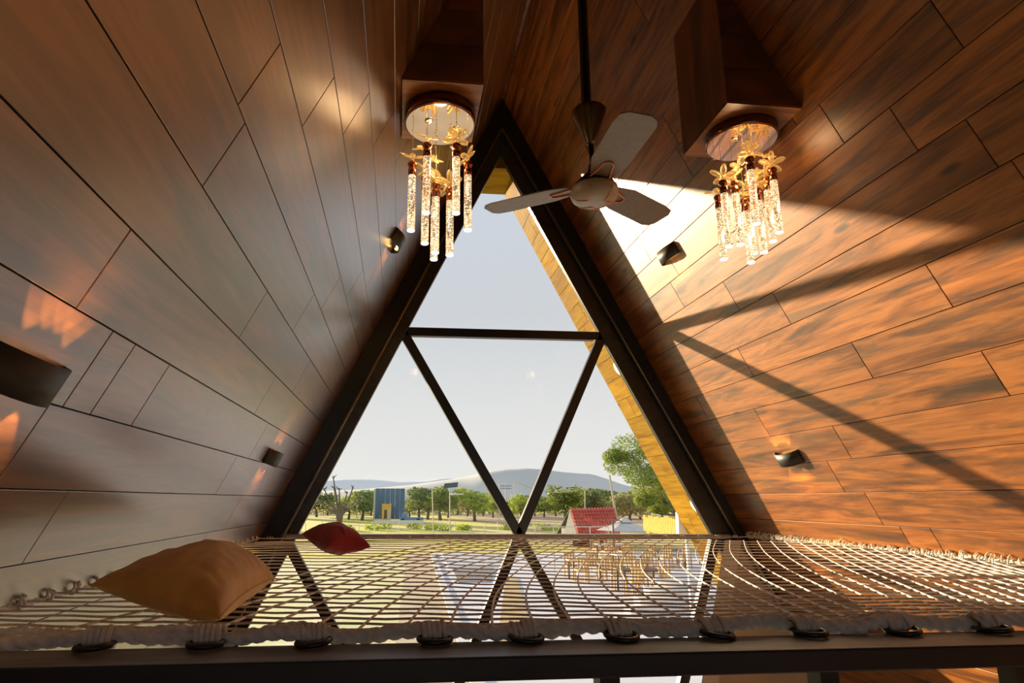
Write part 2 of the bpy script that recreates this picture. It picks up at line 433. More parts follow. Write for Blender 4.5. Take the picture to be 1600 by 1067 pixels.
# they meet lower down; stop each at the first crossing
def cross2(a, b, c, d):
    r_ = b-a; s_ = d-c; den = r_.x*s_.z - r_.z*s_.x
    t = ((c.x-a.x)*s_.z - (c.z-a.z)*s_.x)/den; return a + r_*t
x01 = cross2(*lows[0], *lows[1]); x23 = cross2(*lows[2], *lows[3])
bar(lows[0][0], x01, .072); bar(lows[1][0], x01, .072); bar(lows[2][0], x23, .072); bar(lows[3][0], x23, .072)
def pane(pts): return wp('pane', [pts], .010, M['glass'], D+.045, 0)
TLc, TRc = P(633, 516), P(947, 523)
pane([gA, ext(gA, gL1, TLc.z), ext(gA, gR1, TRc.z)])
pane([ext(gA, gL1, TLc.z), V, ext(gA, gR1, TRc.z)])
pane([ext(gA, gL1, TLc.z), ext(gA, gL1, V.z), V]); pane([ext(gA, gR1, TRc.z), V, ext(gA, gR1, V.z)])
gl0 = ext(gA, gL1, V.z); gr0 = ext(gA, gR1, V.z)
pane([gl0, x01, V]); pane([V, x23, gr0]); pane([gl0, ext(gA, gL1, zb), Vector((x01.x, D, zb)), x01])
pane([gr0, x23, Vector((x23.x, D, zb)), ext(gA, gR1, zb)]); pane([V, x01, Vector((x01.x, D, zb)), Vector((x23.x, D, zb)), x23])
# cream infill panel of the lower right triangle
i0 = P(1130, 850); i1 = P(1108, 985)
tt = ext(i0, i1, sillz-.03); bb = ext(i0, i1, zb)
pn = empty('infill_panel', (P(1180, 900).x, D, zb), 'tan flat panel filling the lower right corner of the gable window below the net', 'panel')
mb = MB(); mb.prism([tt, bb, Vector((oRb.x-.05, D, zb)), ext(oR0, oR1, sillz-.03)-Vector((.04,0,0))], (0, .02, 0))
for i in range(len(mb.v)): q = mb.v[i]; mb.v[i] = (q[0]-pn.location.x, q[1]-.035-D, q[2]-zb)
mb.obj('board', M['cream'], pn)
mb = MB(); mb.prism([ext(i0, i1, sillz-.03)-Vector((.02,0,0)), bb-Vector((.02,0,0)), bb+Vector((.10,0,0)), tt+Vector((.11,0,0))], (0, .012, 0))
for i in range(len(mb.v)): q = mb.v[i]; mb.v[i] = (q[0]-pn.location.x, q[1]-.06-D, q[2]-zb)
mb.obj('lit_strip', M['white_wall'], pn)  # white strip drawn in place of a sunlit band
# ridge cap seen through the top of the glass and downlights of the overhang
mb = MB(); q0 = A + UL*.42; q1 = A + UR*.42
mb.prism([(q0.x, 5.15, q0.z), (q1.x, 5.15, q1.z), (A.x+.02, 5.15, A.z)], (0, .5, 0))
o = mb.obj('trim_1', M['wood_soffit_sunlit']); tag(o, kind='structure')
for i, (x, y) in enumerate(((966, 575), (1087, 790))):
    p = onR(x, y) + NR*.004
    e_ = empty('downlight', p, ('upper' if i == 0 else 'lower') + ' round white downlight in the sunlit roof overhang outside the glass', 'light')
    e_.rotation_mode = 'QUATERNION'; e_.rotation_quaternion = NR.to_track_quat('Z', 'Y')
    mb = MB(); mb.lathe([(.062, -.004), (.062, .006), (.052, .008), (.050, .004)]); mb.obj('rim', M['white_wall'], e_)
    mb = MB(); mb.lathe([(.049, 0), (.049, .006)]); mb.obj('diffuser', M['white_lamp'], e_)
p0 = onY(1056, 800, 5.75); p1 = onY(1057, 834, 5.75)
mb = MB(); mb.prism([(p0.x, 5.7, p0.z), (p1.x, 5.7, p1.z-.05), (p1.x+.17, 5.7, p1.z-.05), (p0.x+.03, 5.7, p0.z+.0)], (0, .06, 0))
tag(mb.obj('white_post', M['white_wall']), 'white tapered panel standing at the outer edge of the right roof overhang', 'post')

# ------------------------------------------------------------------ plank-clad boxes under the slopes
def slope_box(side):
    z0 = H + 1.696; y0, y1 = 2.185, 2.60
    U = UL if side == 'L' else UR
    xi = .312 if side == 'L' else 1.380
    xw = (A + U*((A.z-z0)/-U.z)).x
    zt = A.z + (-U.z)*-(abs(xi-A.x)/abs(U.x))
    root = empty('ceiling_box', ((xi+xw)/2, (y0+y1)/2, z0),
        ('left' if side == 'L' else 'right') + ' wood-clad wedge box on the ' + ('left' if side == 'L' else 'right') + ' slope carrying a crystal pendant cluster', 'ceiling box')
    lo = root.location
    n = 4; g = .0018
    for i in range(n):                   # horizontal boards of both triangular faces
        za = z0 + (zt-z0)*i/n + (g if i else 0); zc = z0 + (zt-z0)*(i+1)/n - g
        xa = (A + U*((A.z-za)/-U.z)).x; xc = (A + U*((A.z-zc)/-U.z)).x
        for yy in (y0, y1-.012):
            mb = MB(); mb.prism([(xi-lo.x, yy-lo.y, za-lo.z), (xa-lo.x, yy-lo.y, za-lo.z), (xc-lo.x, yy-lo.y, zc-lo.z), (xi-lo.x, yy-lo.y, zc-lo.z)], (0, .012, 0))
            mb.obj('board', M['wood_box'], root)
    s = 1 if side == 'R' else -1
    mb = MB(); xx = sorted((xi, xi + s*.012)); mb.box((xx[0]-lo.x, y0+.012-lo.y, 0.004), (xx[1]-lo.x, y1-.012-lo.y, zt-z0)); mb.obj('side_board', M['wood_box'], root)
    mb = MB(); xx = sorted((xi, xw)); mb.box((xx[0]-lo.x, y0-lo.y, -.010), (xx[1]-lo.x, y1-lo.y, 0)); mb.obj('bottom_board', M['wood'], root)
    return root
slope_box('L'); slope_box('R')

# ------------------------------------------------------------------ crystal pendant clusters
def flower_mesh():
    mb = MB()
    for k in range(5):
        a = 2*PI*k/5; c = Vector((math.cos(a)*.020, math.sin(a)*.020, .004))
        n, m_ = 8, 5; vs = []; fs = []
        for i in range(m_+1):
            ph = PI*i/m_
            for q in range(n):
                th = 2*PI*q/n
                lx = .0165*math.cos(ph); ly = .0085*math.sin(ph)*math.cos(th); lz = .003*math.sin(ph)*math.sin(th) + .25*lx*.6
                vs.append(c + Vector((lx*math.cos(a)-ly*math.sin(a), lx*math.sin(a)+ly*math.cos(a), lz)))
        for i in range(m_):
            for q in range(n): fs.append((i*n+q, (i+1)*n+q, (i+1)*n+(q+1)%n, i*n+(q+1)%n))
        mb.add(vs, fs)
    mb.ball((0,0,0), .006, n=8, m=5)
    return mb
fl = flower_mesh()
def mesh_of(mb, name, mt, smooth=True):
    me = bpy.data.meshes.new(name); me.from_pydata(mb.v, [], mb.f); me.update(); me.materials.append(mt)
    if smooth:
        for p in me.polygons: p.use_smooth = True
    return me
TL_, TR_ = .255, .0165
me_fl = mesh_of(fl, 'flower', M['amber'])
mb = MB(); mb.lathe([(TR_, 0), (TR_, TL_)], n=18); me_tube = mesh_of(mb, 'crystal_tube', M['crystal']); 
for p in me_tube.polygons:
    if len(p.vertices) > 4: p.use_smooth = False
mb = MB(); mb.lathe([(TR_*.99, -.002), (TR_*1.02, 0), (TR_*1.02, .003), (TR_*.9, .004)], n=18); me_end = mesh_of(mb, 'tube_end', M['crystal_end'], False)
mb = MB(); mb.lathe([(.0175, 0), (.0175, .034), (.010, .038), (.009, .042), (.018, .046), (.021, .055), (.017, .066), (.006, .070)], n=18); me_cap = mesh_of(mb, 'cap', M['copper'])
def chandelier(side, cpx, tubes, label):
    z0 = H + 1.686
    c = Vector((.145 if side == 'L' else 1.560, 2.392, z0))
    root = empty('crystal_chandelier', c, label, 'chandelier')
    th = .055 if side == 'L' else .045
    mb = MB(); mb.lathe([(.158, 0), (.158, -th), (.153, -th-.003), (.151, -th)], n=48); mb.obj('canopy', M['canopy_dark'], root, True)
    mb = MB(); mb.lathe([(.1505, -th-.001), (.1505, -th-.005)], n=48); mb.obj('mirror_plate', M['mirror'], root)
    for bx, by in ((-.05, -.03), (.06, .02)):
        mb = MB(); mb.lathe([(.020, 0), (.018, -.004), (.013, -.005)], (bx, by, -th-.005), 20); h = mb.obj('lamp_holder', M['chrome_gold'], root, True)
        mb = MB()
        for k in range(5): mb.ball((bx+.009*math.cos(k*1.2566), by+.009*math.sin(k*1.2566), -th-.011), .0028, n=8, m=5)
        mb.obj('bulb', M['bulb'] if side == 'L' else M['amber'], h)
    for i, (tx, ty, ys) in enumerate(tubes):        # pixel of glass top centre, distance
        p = onY(tx, ty, ys) - c
        r_ = math.hypot(p.x, p.y)
        if r_ > .125: p.x *= .125/r_; p.y *= .125/r_
        lo = Vector((p.x, p.y, p.z - TL_))
        t = link('crystal_tube', me_tube, None, root, lo)
        link('tube_end', me_end, None, t)
        link('cap', me_cap, None, root, (p.x, p.y, p.z))
        mb = MB(); mb.tube([(0,0,0), (0,0,-th-.005-p.z-.07)], .0009, 5); mb.obj('wire', M['wire'], root, loc=(p.x, p.y, p.z+.07))
        f = link('flower', me_fl, None, root, (p.x, p.y, p.z + .088))
        f.rotation_euler = (random.uniform(.5, 1.1)*random.choice((1,.6)), random.uniform(-.6, .6), random.uniform(0, 6))
        f.scale = (1.65,)*3
        if i % 2 == 0:
            f = link('flower', me_fl, None, root, (p.x*.7+.01, p.y*.7, p.z + .12 + .02*random.random()))
            f.rotation_euler = (random.uniform(.4, 1.2), random.uniform(-.6, .6), random.uniform(0, 6)); f.scale = (1.45,)*3
        mb = MB(); mb.ball((p.x, p.y, -th-.04-.012*(i % 3)), .004, n=8, m=5); mb.obj('bead', M['chrome_gold'], root, True)
    pl = bpy.data.lights.new('chandelier_light', 'POINT'); pl.energy = 1.6; pl.color = (1, .62, .30); pl.shadow_soft_size = .05
    po = bpy.data.objects.new('chandelier_light', pl); COL.objects.link(po); po.location = c + Vector((0, 0, -th-.16))
    return root
chandelier('L', None, [(644,275,2.39),(667,246,2.31),(665,297,2.46),(681,309,2.40),(679,322,2.49),(703,315,2.46),(713,247,2.31),(731,275,2.38)],
           'pendant cluster of crystal tubes and amber glass flowers hanging left of the gable window')
chandelier('R', None, [(1123,326,2.48),(1130,303,2.37),(1149,303,2.44),(1165,331,2.47),(1173,267,2.29),(1170,319,2.50),(1185,315,2.44),(1199,298,2.42),(1212,283,2.37)],
           'pendant cluster of crystal tubes and amber glass flowers hanging right of the ceiling fan')

# ------------------------------------------------------------------ ceiling fan
fc = Vector((.836, 2.388, H))
fan = empty('ceiling_fan', fc + Vector((0, 0, 1.24)), 'three-blade taupe ceiling fan with copper trim hanging on a black pole', 'fan')
F0 = 1.24
ztop = (A.z - H) - F0
mb = MB(); mb.tube([(-.018, 0, 1.75-F0), (-.005, 0, ztop-.05)], .022, 6); mb.obj('pole', M['fan_black'], fan)
mb = MB(); mb.lathe([(.014, 1.575-F0), (.020, 1.59-F0), (.074, 1.725-F0), (.078, 1.742-F0), (.070, 1.752-F0), (.030, 1.755-F0)], (-.008, 0, 0), 32); mb.obj('canopy_cone', M['fan_bronze'], fan, True)
mb = MB(); mb.tube([(-.006, 0, 1.60-F0), (.0, 0, 1.44-F0)], .0125, 12); mb.obj('downrod', M['fan_black'], fan, True)
mb = MB(); mb.lathe([(.092, 1.355-F0), (.090, 1.375-F0), (.055, 1.41-F0), (.026, 1.44-F0), (.018, 1.475-F0), (.014, 1.478-F0)], n=36); mb.obj('motor_cover', M['fan_black'], fan, True)
mb = MB(); mb.lathe([(.012, 1.288-F0), (.050, 1.290-F0), (.080, 1.297-F0), (.099, 1.312-F0), (.106, 1.332-F0), (.103, 1.354-F0), (.094, 1.358-F0)], n=48); mb.obj('hub', M['fan_hub'], fan, True)
def blade_pts():
    return [(.085,-.045),(.14,-.062),(.20,-.080),(.44,-.082),(.495,-.074),(.518,-.045),(.522,.040),(.505,.068),(.47,.082),(.20,.080),(.14,.066),(.085,.048)]
def blade():
    bp = blade_pts(); mb = MB(); n = len(bp)
    tw = R(-9)
    def tr(x, y, z): return Vector((x, y*math.cos(tw) - z*math.sin(tw), y*math.sin(tw) + z*math.cos(tw)))
    mb.add([tr(x, y, -.003) for x, y in bp] + [tr(x, y, .003) for x, y in bp],
           [tuple(range(n))[::-1], tuple(range(n, 2*n))] + [(i, (i+1)%n, n+(i+1)%n, n+i) for i in range(n)])
    lp = [tr(x, y, -.007) for x, y in ((.06,-.048),(.10,-.036),(.15,-.026),(.185,-.022),(.200,-.012),(.203,.0),(.200,.012),(.185,.022),(.15,.026),(.10,.036),(.06,.048))]
    t = MB(); t.tube(lp, .0038, 8)
    return mb, t, tr
for a in (-89, 33, 147):
    mb, t, tr = blade()
    b = mb.obj('blade', M['fan_blade'], fan, bevel=.002); b.location = (0, 0, 1.372-F0); b.rotation_euler = (0, 0, R(a))
    t.obj('trim_loop', M['fan_trim'], b, True)
for a in (-89, 33, 147):                 # trim lines running over the dish of the hub
    pts = []
    for k in range(13):
        s_ = -1 + 2*k/12; th = R(a+60) + s_*R(34)
        rr = .104 - .062*(1 - s_*s_)**.8
        zz = {0:0}.get(9, None)
        prof = [(.0,1.288),(.050,1.290),(.080,1.297),(.099,1.312),(.106,1.332),(.107,1.35)]
        z_ = 1.288
        for (r0, z0_), (r1, z1_) in zip(prof[:-1], prof[1:]):
            if r0 <= rr <= r1: z_ = z0_ + (z1_-z0_)*(rr-r0)/(r1-r0)
        pts.append((rr*math.cos(th)*1.01, rr*math.sin(th)*1.01, z_-F0-.0015))
    mb = MB(); mb.tube(pts, .0026, 8); mb.obj('hub_trim', M['fan_trim'], fan, True)

# ------------------------------------------------------------------ sconces
def sconce(side, y, u, label, on=True):
    mtx, sg = slope_frame(side)
    root = empty('wall_sconce', (0,0,0), label, 'wall light')
    mloc = mtx @ Matrix.Translation((sg*y, u*D, -.001)); root.matrix_world = mloc
    hw, hh, dp = .118, .042, .062
    n = 14; outer = []; inner = []
    for k in range(n+1):
        s_ = -1 + 2*k/n; ang = s_*R(62)
        R_ = hw/math.sin(R(62)); z = (math.cos(ang)-math.cos(R(62)))*R_*dp/((1-math.cos(R(62)))*R_)
        outer.append((math.sin(ang)*R_, z)); inner.append((math.sin(ang)*R_*.95, max(0, z-.005)))
    mb = MB(); vs = []; fs = []
    for (x, z), (xi, zi) in zip(outer, inner):
        vs += [(x, -hh, z), (x, hh, z), (xi, hh, zi), (xi, -hh, zi)]
    for k in range(n):
        for q in range(4): fs.append((k*4+q, k*4+(q+1)%4, k*4+4+(q+1)%4, k*4+4+q))
    fs += [(3,2,1,0), tuple(4*n+q for q in range(4))]
    mb.add(vs, fs); mb.obj('shade', M['sconce'], root, True)
    mb = MB(); pol = [(x*.9, -hh*.45, z*.86) for x, z in inner]
    pol = [(inner[0][0]*.93, -hh*.45, 0)] + pol[1:-1] + [(inner[-1][0]*.93, -hh*.45, 0)]
    mb.prism(pol, (0, hh*.9, 0)); mb.obj('lamp_body', M['sconce'], root)
    for sy in (-1, 1):
        for k in range(4):
            x = -.066 + .044*k; zc = .030 + .010*(1 - (x/.066)**2)
            mb = MB(); mb.ball((x, sy*hh*.50, zc), .013, .005, .012, 10, 6); mb.obj('lens', M['lens'], root, True)
            sp = bpy.data.lights.new('sconce_spot', 'SPOT'); sp.energy = 2.2; sp.color = (1, .56, .13)
            sp.spot_size = R(58); sp.spot_blend = .35; sp.shadow_soft_size = .004
            so = bpy.data.objects.new('sconce_spot', sp); COL.objects.link(so); so.parent = root
            so.location = (x, sy*hh*.80, zc)
            so.rotation_euler = Vector((0, -sy, .10)).to_track_quat('Z', 'Y').to_euler()
    return root
sconce('L', 1.225, .7705, 'large near black curved sconce on the left slope, cut by the left photo edge')
sconce('L', 3.57, .770, 'small black curved sconce low on the left slope near the window frame')
sconce('L', 3.60, .443, 'black curved sconce high on the left slope below the left crystal cluster')
sconce('R', 3.63, .4449, 'black curved sconce high on the right slope below the fan blade')
sconce('R', 3.60, .7690, 'black curved sconce low on the sunlit right slope')

# ------------------------------------------------------------------ front beam with rings
bz = H - .262
def bl(x, y): return onZ(x, y, -.275)
beam = empty('steel_beam', (0.3, 1.13, H-.275), 'black steel beam across the front edge of the rope net', 'beam')
lo = beam.location
y0 = 1.155; y1 = 1.275
xa = (A + UL*((A.z-H+.29+H-.0)/1)).x
xL = (A + UL*((A.z-(H-.29))/-UL.z)).x + .003; xR = (A + UR*((A.z-(H-.29))/-UR.z)).x - .003
mb = MB(); mb.box((xL-lo.x+.02, y0-lo.y, -.040), (xR-lo.x-.02, y1-lo.y, 0)); mb.obj('bar', M['beam'], beam, bevel=.003)
mb = MB(); mb.box((xL-lo.x+.021, y0-lo.y+.002, 0.0), (xR-lo.x-.021, y1-lo.y-.002, .0015)); mb.obj('top_sheen', M['beam_top'], beam)  # thin sheet added over the bar to carry the painted sheen
for px in (949, 1289, 1592):
    p = onY(px, 1062, 1.19); mb = MB(); mb.box((p.x-.019-lo.x, y0+.02-lo.y, .03-lo.z), (p.x+.019-lo.x, y0+.06-lo.y, -.0401)); mb.obj('post', M['beam'], beam)
ring_px = [(133,1016),(313,1012),(485,1010),(682,1008),(830,1004),(985,1001),(1140,998),(1290,995),(1437,991),(1582,988)]
mb = MB(); cpts = [(.031*math.cos(2*PI*k/28), .031*math.sin(2*PI*k/28), 0) for k in range(29)]
mb.tube(cpts, .0055, 8, False); me_ring = mesh_of(mb, 'ring', M['black'])
rings = []
for px, py in ring_px:
    p = onZ(px, py, -.265); p.y = y1 - .012; o = link('ring', me_ring, None, beam, p - lo)
    o.rotation_euler = (R(random.uniform(-4, 8)), R(random.uniform(-5, 5)), random.random()); rings.append(p)

# ------------------------------------------------------------------ rope net
net = empty('rope_net', (.8, 2.9, H-.262), 'beige knotted rope hammock net stretched from the window sill to the black beam', 'net')
NLoc = net.location
def sag(p):
    u = min(max((p.y-1.28)/3.30, 0), 1); v = min(max((p.x+.98)/3.68, 0), 1)
    return -.262 - .085*math.sin(PI*u**1.3)*min(1, 3.0*math.sin(PI*v))
def surf(x, y):
    z = -.262
    for _ in range(8):
        p = onZ(x, y, z); z2 = sag(p); z = z + .5*(z2-z)
    p = onZ(x, y, z); return p
def interp(pts, x):
    if x <= pts[0][0]: a, b = pts[0], pts[1]
    elif x >= pts[-1][0]: a, b = pts[-2], pts[-1]
    else:
        for a, b in zip(pts[:-1], pts[1:]):
            if a[0] <= x <= b[0]: break
    return a[1] + (b[1]-a[1])*(x-a[0])/(b[0]-a[0])
# outline of the net (straight lashing lines in the place itself)
yN, yF = 1.30, 4.60
edgeL = lambda t: Vector((-.985, yN+(yF-yN)*t, H-.272))
edgeR = lambda t: Vector((2.705, yN+(yF-yN)*t, H-.262))
def inside(p): return -.975 < p.x < 2.70 and yN-.01 < p.y < 4.615
tpl = [(-13, [(735,842),(640,858),(520,885),(400,915),(300,938),(200,960),(100,985)]),
       (-6.5, [(866,842),(815,862),(745,884),(700,905),(655,932),(620,960),(588,992)]),
       (-3, [(935,842),(893,862),(855,882),(832,904),(822,930),(828,960),(845,992)]),
       (0, [(997,842),(958,860),(938,882),(938,906),(957,928),(995,956),(1045,992)]),
       (3, [(1056,843),(1032,862),(1033,884),(1056,905),(1100,928),(1155,956),(1225,992)]),
       (12, [(1247,846),(1280,866),(1325,889),(1380,913),(1440,940),(1510,965),(1600,990)]),
       (24, [(1500,862),(1600,892),(1680,908),(1770,930),(1850,950),(1960,972),(2090,995)])]
def cordB(i):
    for (a, pa), (b, pb) in zip(tpl[:-1], tpl[1:]):
        if a <= i <= b: break
    f = (i-a)/(b-a)
    return [(x0+(x1-x0)*f, y0_+(y1_-y0_)*f) for (x0, y0_), (x1, y1_) in zip(pa, pb)]
def smooth(pts, n=8):
    out = []
    for i in range(len(pts)-1):
        p0 = pts[max(i-1,0)]; p1 = pts[i]; p2 = pts[i+1]; p3 = pts[min(i+2,len(pts)-1)]
        for k in range(n):
            t = k/n; out.append(tuple(.5*((2*p1[q]) + (-p0[q]+p2[q])*t + (2*p0[q]-5*p1[q]+4*p2[q]-p3[q])*t*t + (-p0[q]+3*p1[q]-3*p2[q]+p3[q])*t**3) for q in range(len(p1))))
    out.append(tuple(pts[-1])); return out
CR = .0034
def cord(px_pts, r=CR):
    seg = []; runs = []
    for x, y in px_pts:
        p = surf(x, y)
        if inside(p): seg.append(p - NLoc)
        elif seg: runs.append(seg); seg = []
    if seg: runs.append(seg)
    for s_ in runs:
        if len(s_) < 3: continue
        mb = MB(); mb.tube(s_, r, 6); mb.obj('cord', M['cord'], net, True)
i = -13.0
while i <= 24:
    cp = cordB(i); cord(smooth(cp, 7)); i += 1.0
NR_ = 27
for j in range(NR_):
    t = (j+.6)/NR_
    yl0 = 868 + 118*t**1.8; yl = 846 + 150*t**1.7; ym = 843 + 147*t**1.22; yr = 846 + 138*t**1.15; yrr = 852 + 128*t**1.1; yr2 = 862+122*t**1.05
    ctl = [(-60, yl0), (430, yl), (969, ym), (1240, yr), (1600, yrr), (2100, yr2)]
    sm = smooth(ctl, 16)
    ph = random.random()*6
    sm = [(x, y + .7*math.sin(x*.043*(1+.3*(1-t))+ph)*(.4+t)) for x, y in sm]
    cord(sm, CR*.92)
def rope_pts(fn, n, wob=.004, seed=0):
    rg = random.Random(seed)
    out = []
    for k in range(n+1):
        p = fn(k/n); out.append(p + Vector((rg.uniform(-wob, wob), rg.uniform(-wob, wob), rg.uniform(-wob*.6, wob*.6))))
    return out
def twisted(pts, r, n=10, tw=55):
    mb = MB(); dens = []
    pts = [Vector(q) for q in smooth([tuple(p) for p in pts], 18)]
    mb.tube([p - NLoc for p in pts], r, n, True, lambda L, th: 1 + .17*math.cos(3*th - tw*L))
    return mb
ropes = [(lambda t: Vector((-.95 + t*3.60, y1+.012+.010*math.sin(t*55), H-.258+.006*math.sin(t*70)))),
         (lambda t: edgeL(t)), (lambda t: edgeR(t)), (lambda t: Vector((-.98+3.68*t, yF, H-.272)))]
for k_, (fn, n, r) in enumerate(zip(ropes, (60, 40, 40, 40), (.0135, .010, .010, .0045))):
    twisted(rope_pts(fn, n, .004, k_), r, 14, 215).obj('edge_rope', M['rope'], net, True)
twisted(rope_pts(lambda t: Vector((-.95+t*3.6, y1+.024+.008*math.cos(t*80), H-.252+.008*math.cos(t*90))), 70, .004, 9), .008, 12, 300).obj('edge_rope', M['rope'], net, True)
def knot(p, axis, r, turns, rr, seed, spread=.05):
    rg = random.Random(seed); pts = []; a = Vector(axis).normalized(); b = a.orthogonal().normalized(); c = a.cross(b)
    n = turns*9
    for k in range(n+1):
        t = k/n; th = 2*PI*turns*t + rg.random()*.2
        q = r*(1 + .25*rg.uniform(-1, 1))
        pts.append(Vector(p) + a*(t-.5)*spread + b*math.cos(th)*q + c*math.sin(th)*q)
    mb = MB(); mb.tube([x_ - NLoc for x_ in pts], rr, 6); return mb
for k, p in enumerate(rings):            # lashings through the rings
    knot(Vector((p.x, y1+.006, H-.257)), (1, .1, 0), .017, 5, .0055, 40+k, .05).obj('lashing', M['rope'], net, True)
rg = random.Random(5)
for k in range(46):                      # loose loops along the right and left lashing lines
    t = k/45; p = edgeR(t*.98) + Vector((-.012, 0, .008))
    knot(p, (0, 1, rg.uniform(-.5, .5)), rg.uniform(.012, .022), rg.choice((2, 3)), .0038, 100+k, rg.uniform(.03, .07)).obj('knot', M['cord'], net, True)
for k in range(24):
    t = (k+.5)/24; p = edgeL(t*.98) + Vector((.012, 0, .008))
    knot(p, (0, 1, rg.uniform(-.5, .5)), rg.uniform(.010, .02), 2, .0042, 200+k, rg.uniform(.03, .06)).obj('knot', M['rope'], net, True)
for k in range(26):
    p = Vector((-.9+3.5*k/25, yF-.01, H-.268)); knot(p, (1, 0, 0), .008, 2, .003, 300+k, .04).obj('knot', M['cord'], net, True)

# ------------------------------------------------------------------ cushions
def cushion(name, c4, thick, label, mt, wr=1.0, seed=0, ex=.42):
    # c4: four seam corners (world), in order; surface bulges to both sides of the seam plane
    c = sum(c4, Vector()) / 4; nrm = (c4[1]-c4[0]).cross(c4[3]-c4[0]).normalized()
    if nrm.z < 0: nrm = -nrm
    root = empty(name, c, label, 'cushion')
    n = 44; rg = Vector((seed*3.1, 7.7, 1.3))
    def pt(u, v, s):
        pinch = .055
        # edges bow inwards between the corners
        uu = u; vv = v
        su = math.sin(PI*u); sv = math.sin(PI*v)
        uu = u + (.5-u)*pinch*2*sv*(1 if True else 0)*abs(2*u-1); vv = v + (.5-v)*pinch*2*su*abs(2*v-1)
        p = (c4[0]*(1-uu)*(1-vv) + c4[1]*uu*(1-vv) + c4[2]*uu*vv + c4[3]*(1-uu)*vv)
        e_ = min(1, max(0, su))**ex * min(1, max(0, sv))**ex
        h = thick*e_*(.58 if s > 0 else .42)
        q = Vector((u*4, v*4, s*3)) + rg
        w = noise.noise(q*1.1)*.018*wr*e_
        ed = (1-abs(2*v-1))                      # gathers running in from the short seams
        g = noise.noise(Vector((u*2.0, v*15, s*2)) + rg)*.020*wr*max(0, abs(2*u-1)-.25)*min(1, e_*2)
        g += noise.noise(Vector((u*15, v*2.4, s*2+5)) + rg)*.008*wr*max(0, abs(2*v-1)-.15)*min(1, e_*2)
        return p + nrm*(s*(h + (w*.6 + g)*min(1, e_*1.15)**1.6)) - c
    for s, nm in ((1, 'cover'),):
        vs = [pt(i/n, j/n, 1) for j in range(n+1) for i in range(n+1)]
        fs = [(j*(n+1)+i, j*(n+1)+i+1, (j+1)*(n+1)+i+1, (j+1)*(n+1)+i) for j in range(n) for i in range(n)]
        k = len(vs)
        vs += [pt(i/n, j/n, -1) for j in range(n+1) for i in range(n+1)]
        fs += [(k+j*(n+1)+i, k+(j+1)*(n+1)+i, k+(j+1)*(n+1)+i+1, k+j*(n+1)+i+1) for j in range(n) for i in range(n)]
        pm(nm, vs, fs, mt, root, True)
    rim = [pt(i/n, 0, 0) for i in range(n)] + [pt(1, j/n, 0) for j in range(n)] + [pt(1-i/n, 1, 0) for i in range(n)] + [pt(0, 1-j/n, 0) for j in range(n+1)]
    mb = MB(); mb.tube(rim, .0028, 6); mb.obj('seam', mt, root, True)
    return root
zc = -.195
ca = onZ(141, 914, -.215); cb = onZ(343, 966, -.245); cc = onZ(428, 903, -.245)
cd = onZ(352, 862, -.215)
cushion('mustard_cushion', [ca, cb, cc, cd], .175, 'large mustard velvet cushion lying on the left end of the rope net', M['velvet'], 1.35, 1, .37)
c_ = onY(526, 846, 2.95); rv = Vector((.985, .12, 0)).normalized(); 
pL = onY(472, 834, 3.05); pR = onY(579, 854, 2.85)
pF = onY(512, 854, 2.74); pB = pL + pR - pF
cushion('red_cushion', [pL, pF, pR, pB], .135, 'small dark red cushion lying on the net near the window sill', M['red_cloth'], .7, 4, .40)

# ------------------------------------------------------------------ the land outside
def gpoly(name, pts, mt, z=0.0, th=.04, **kw):
    mb = MB(); mb.prism([Vector((p[0], p[1], z-th)) for p in pts], (0, 0, th)); return mb.obj(name, mt)
def field_mat():
    mt = mat('field', (.3,.3,.1), .95); B = mt.node_tree.nodes['Principled BSDF']
    v, _ = mapping(mt, (1,1,1), False); n = noise_tex(mt, v, .09, 6, .6)
    r = ramp(mt, n.outputs['Fac'], [(.36, (.58,.62,.07)), (.47, (.84,.74,.13)), (.56, (.82,.66,.30)), (.7, (.62,.60,.10))])
    n2 = noise_tex(mt, v, 3.5, 4); r2 = ramp(mt, n2.outputs['Fac'], [(.3, (.6,.6,.6)), (.7, (1.1,1.1,1.1))])
    Lk(mt, mix(mt, r.outputs[0], r2.outputs[0], .8, 'MULTIPLY'), B.inputs['Base Color']); return mt
M['field'] = field_mat()
M['lawn'] = varied('lawn', (.62,.66,.26), (.88,.76,.52), .7, .95, detail=8)
M['soil'] = varied('ploughed_soil', (.50,.35,.19), (.64,.47,.28), .6, .95, stretch=(.2, 3, 1))
o = gpoly('ground', [(-1500,-40),(1500,-40),(1800,4600),(-1800,4600)], M['field'], 0, .5); tag(o, kind='structure')
o = gpoly('ground_lawn', [(-60,5.5),(2.5,5.5),(2.5,34),(-60,34)], M['lawn'], .012, .012); tag(o, kind='structure')
o = gpoly('ground_soil', [(14,62),(90,62),(90,135),(9,135)], M['soil'], .02, .02); tag(o, kind='structure')
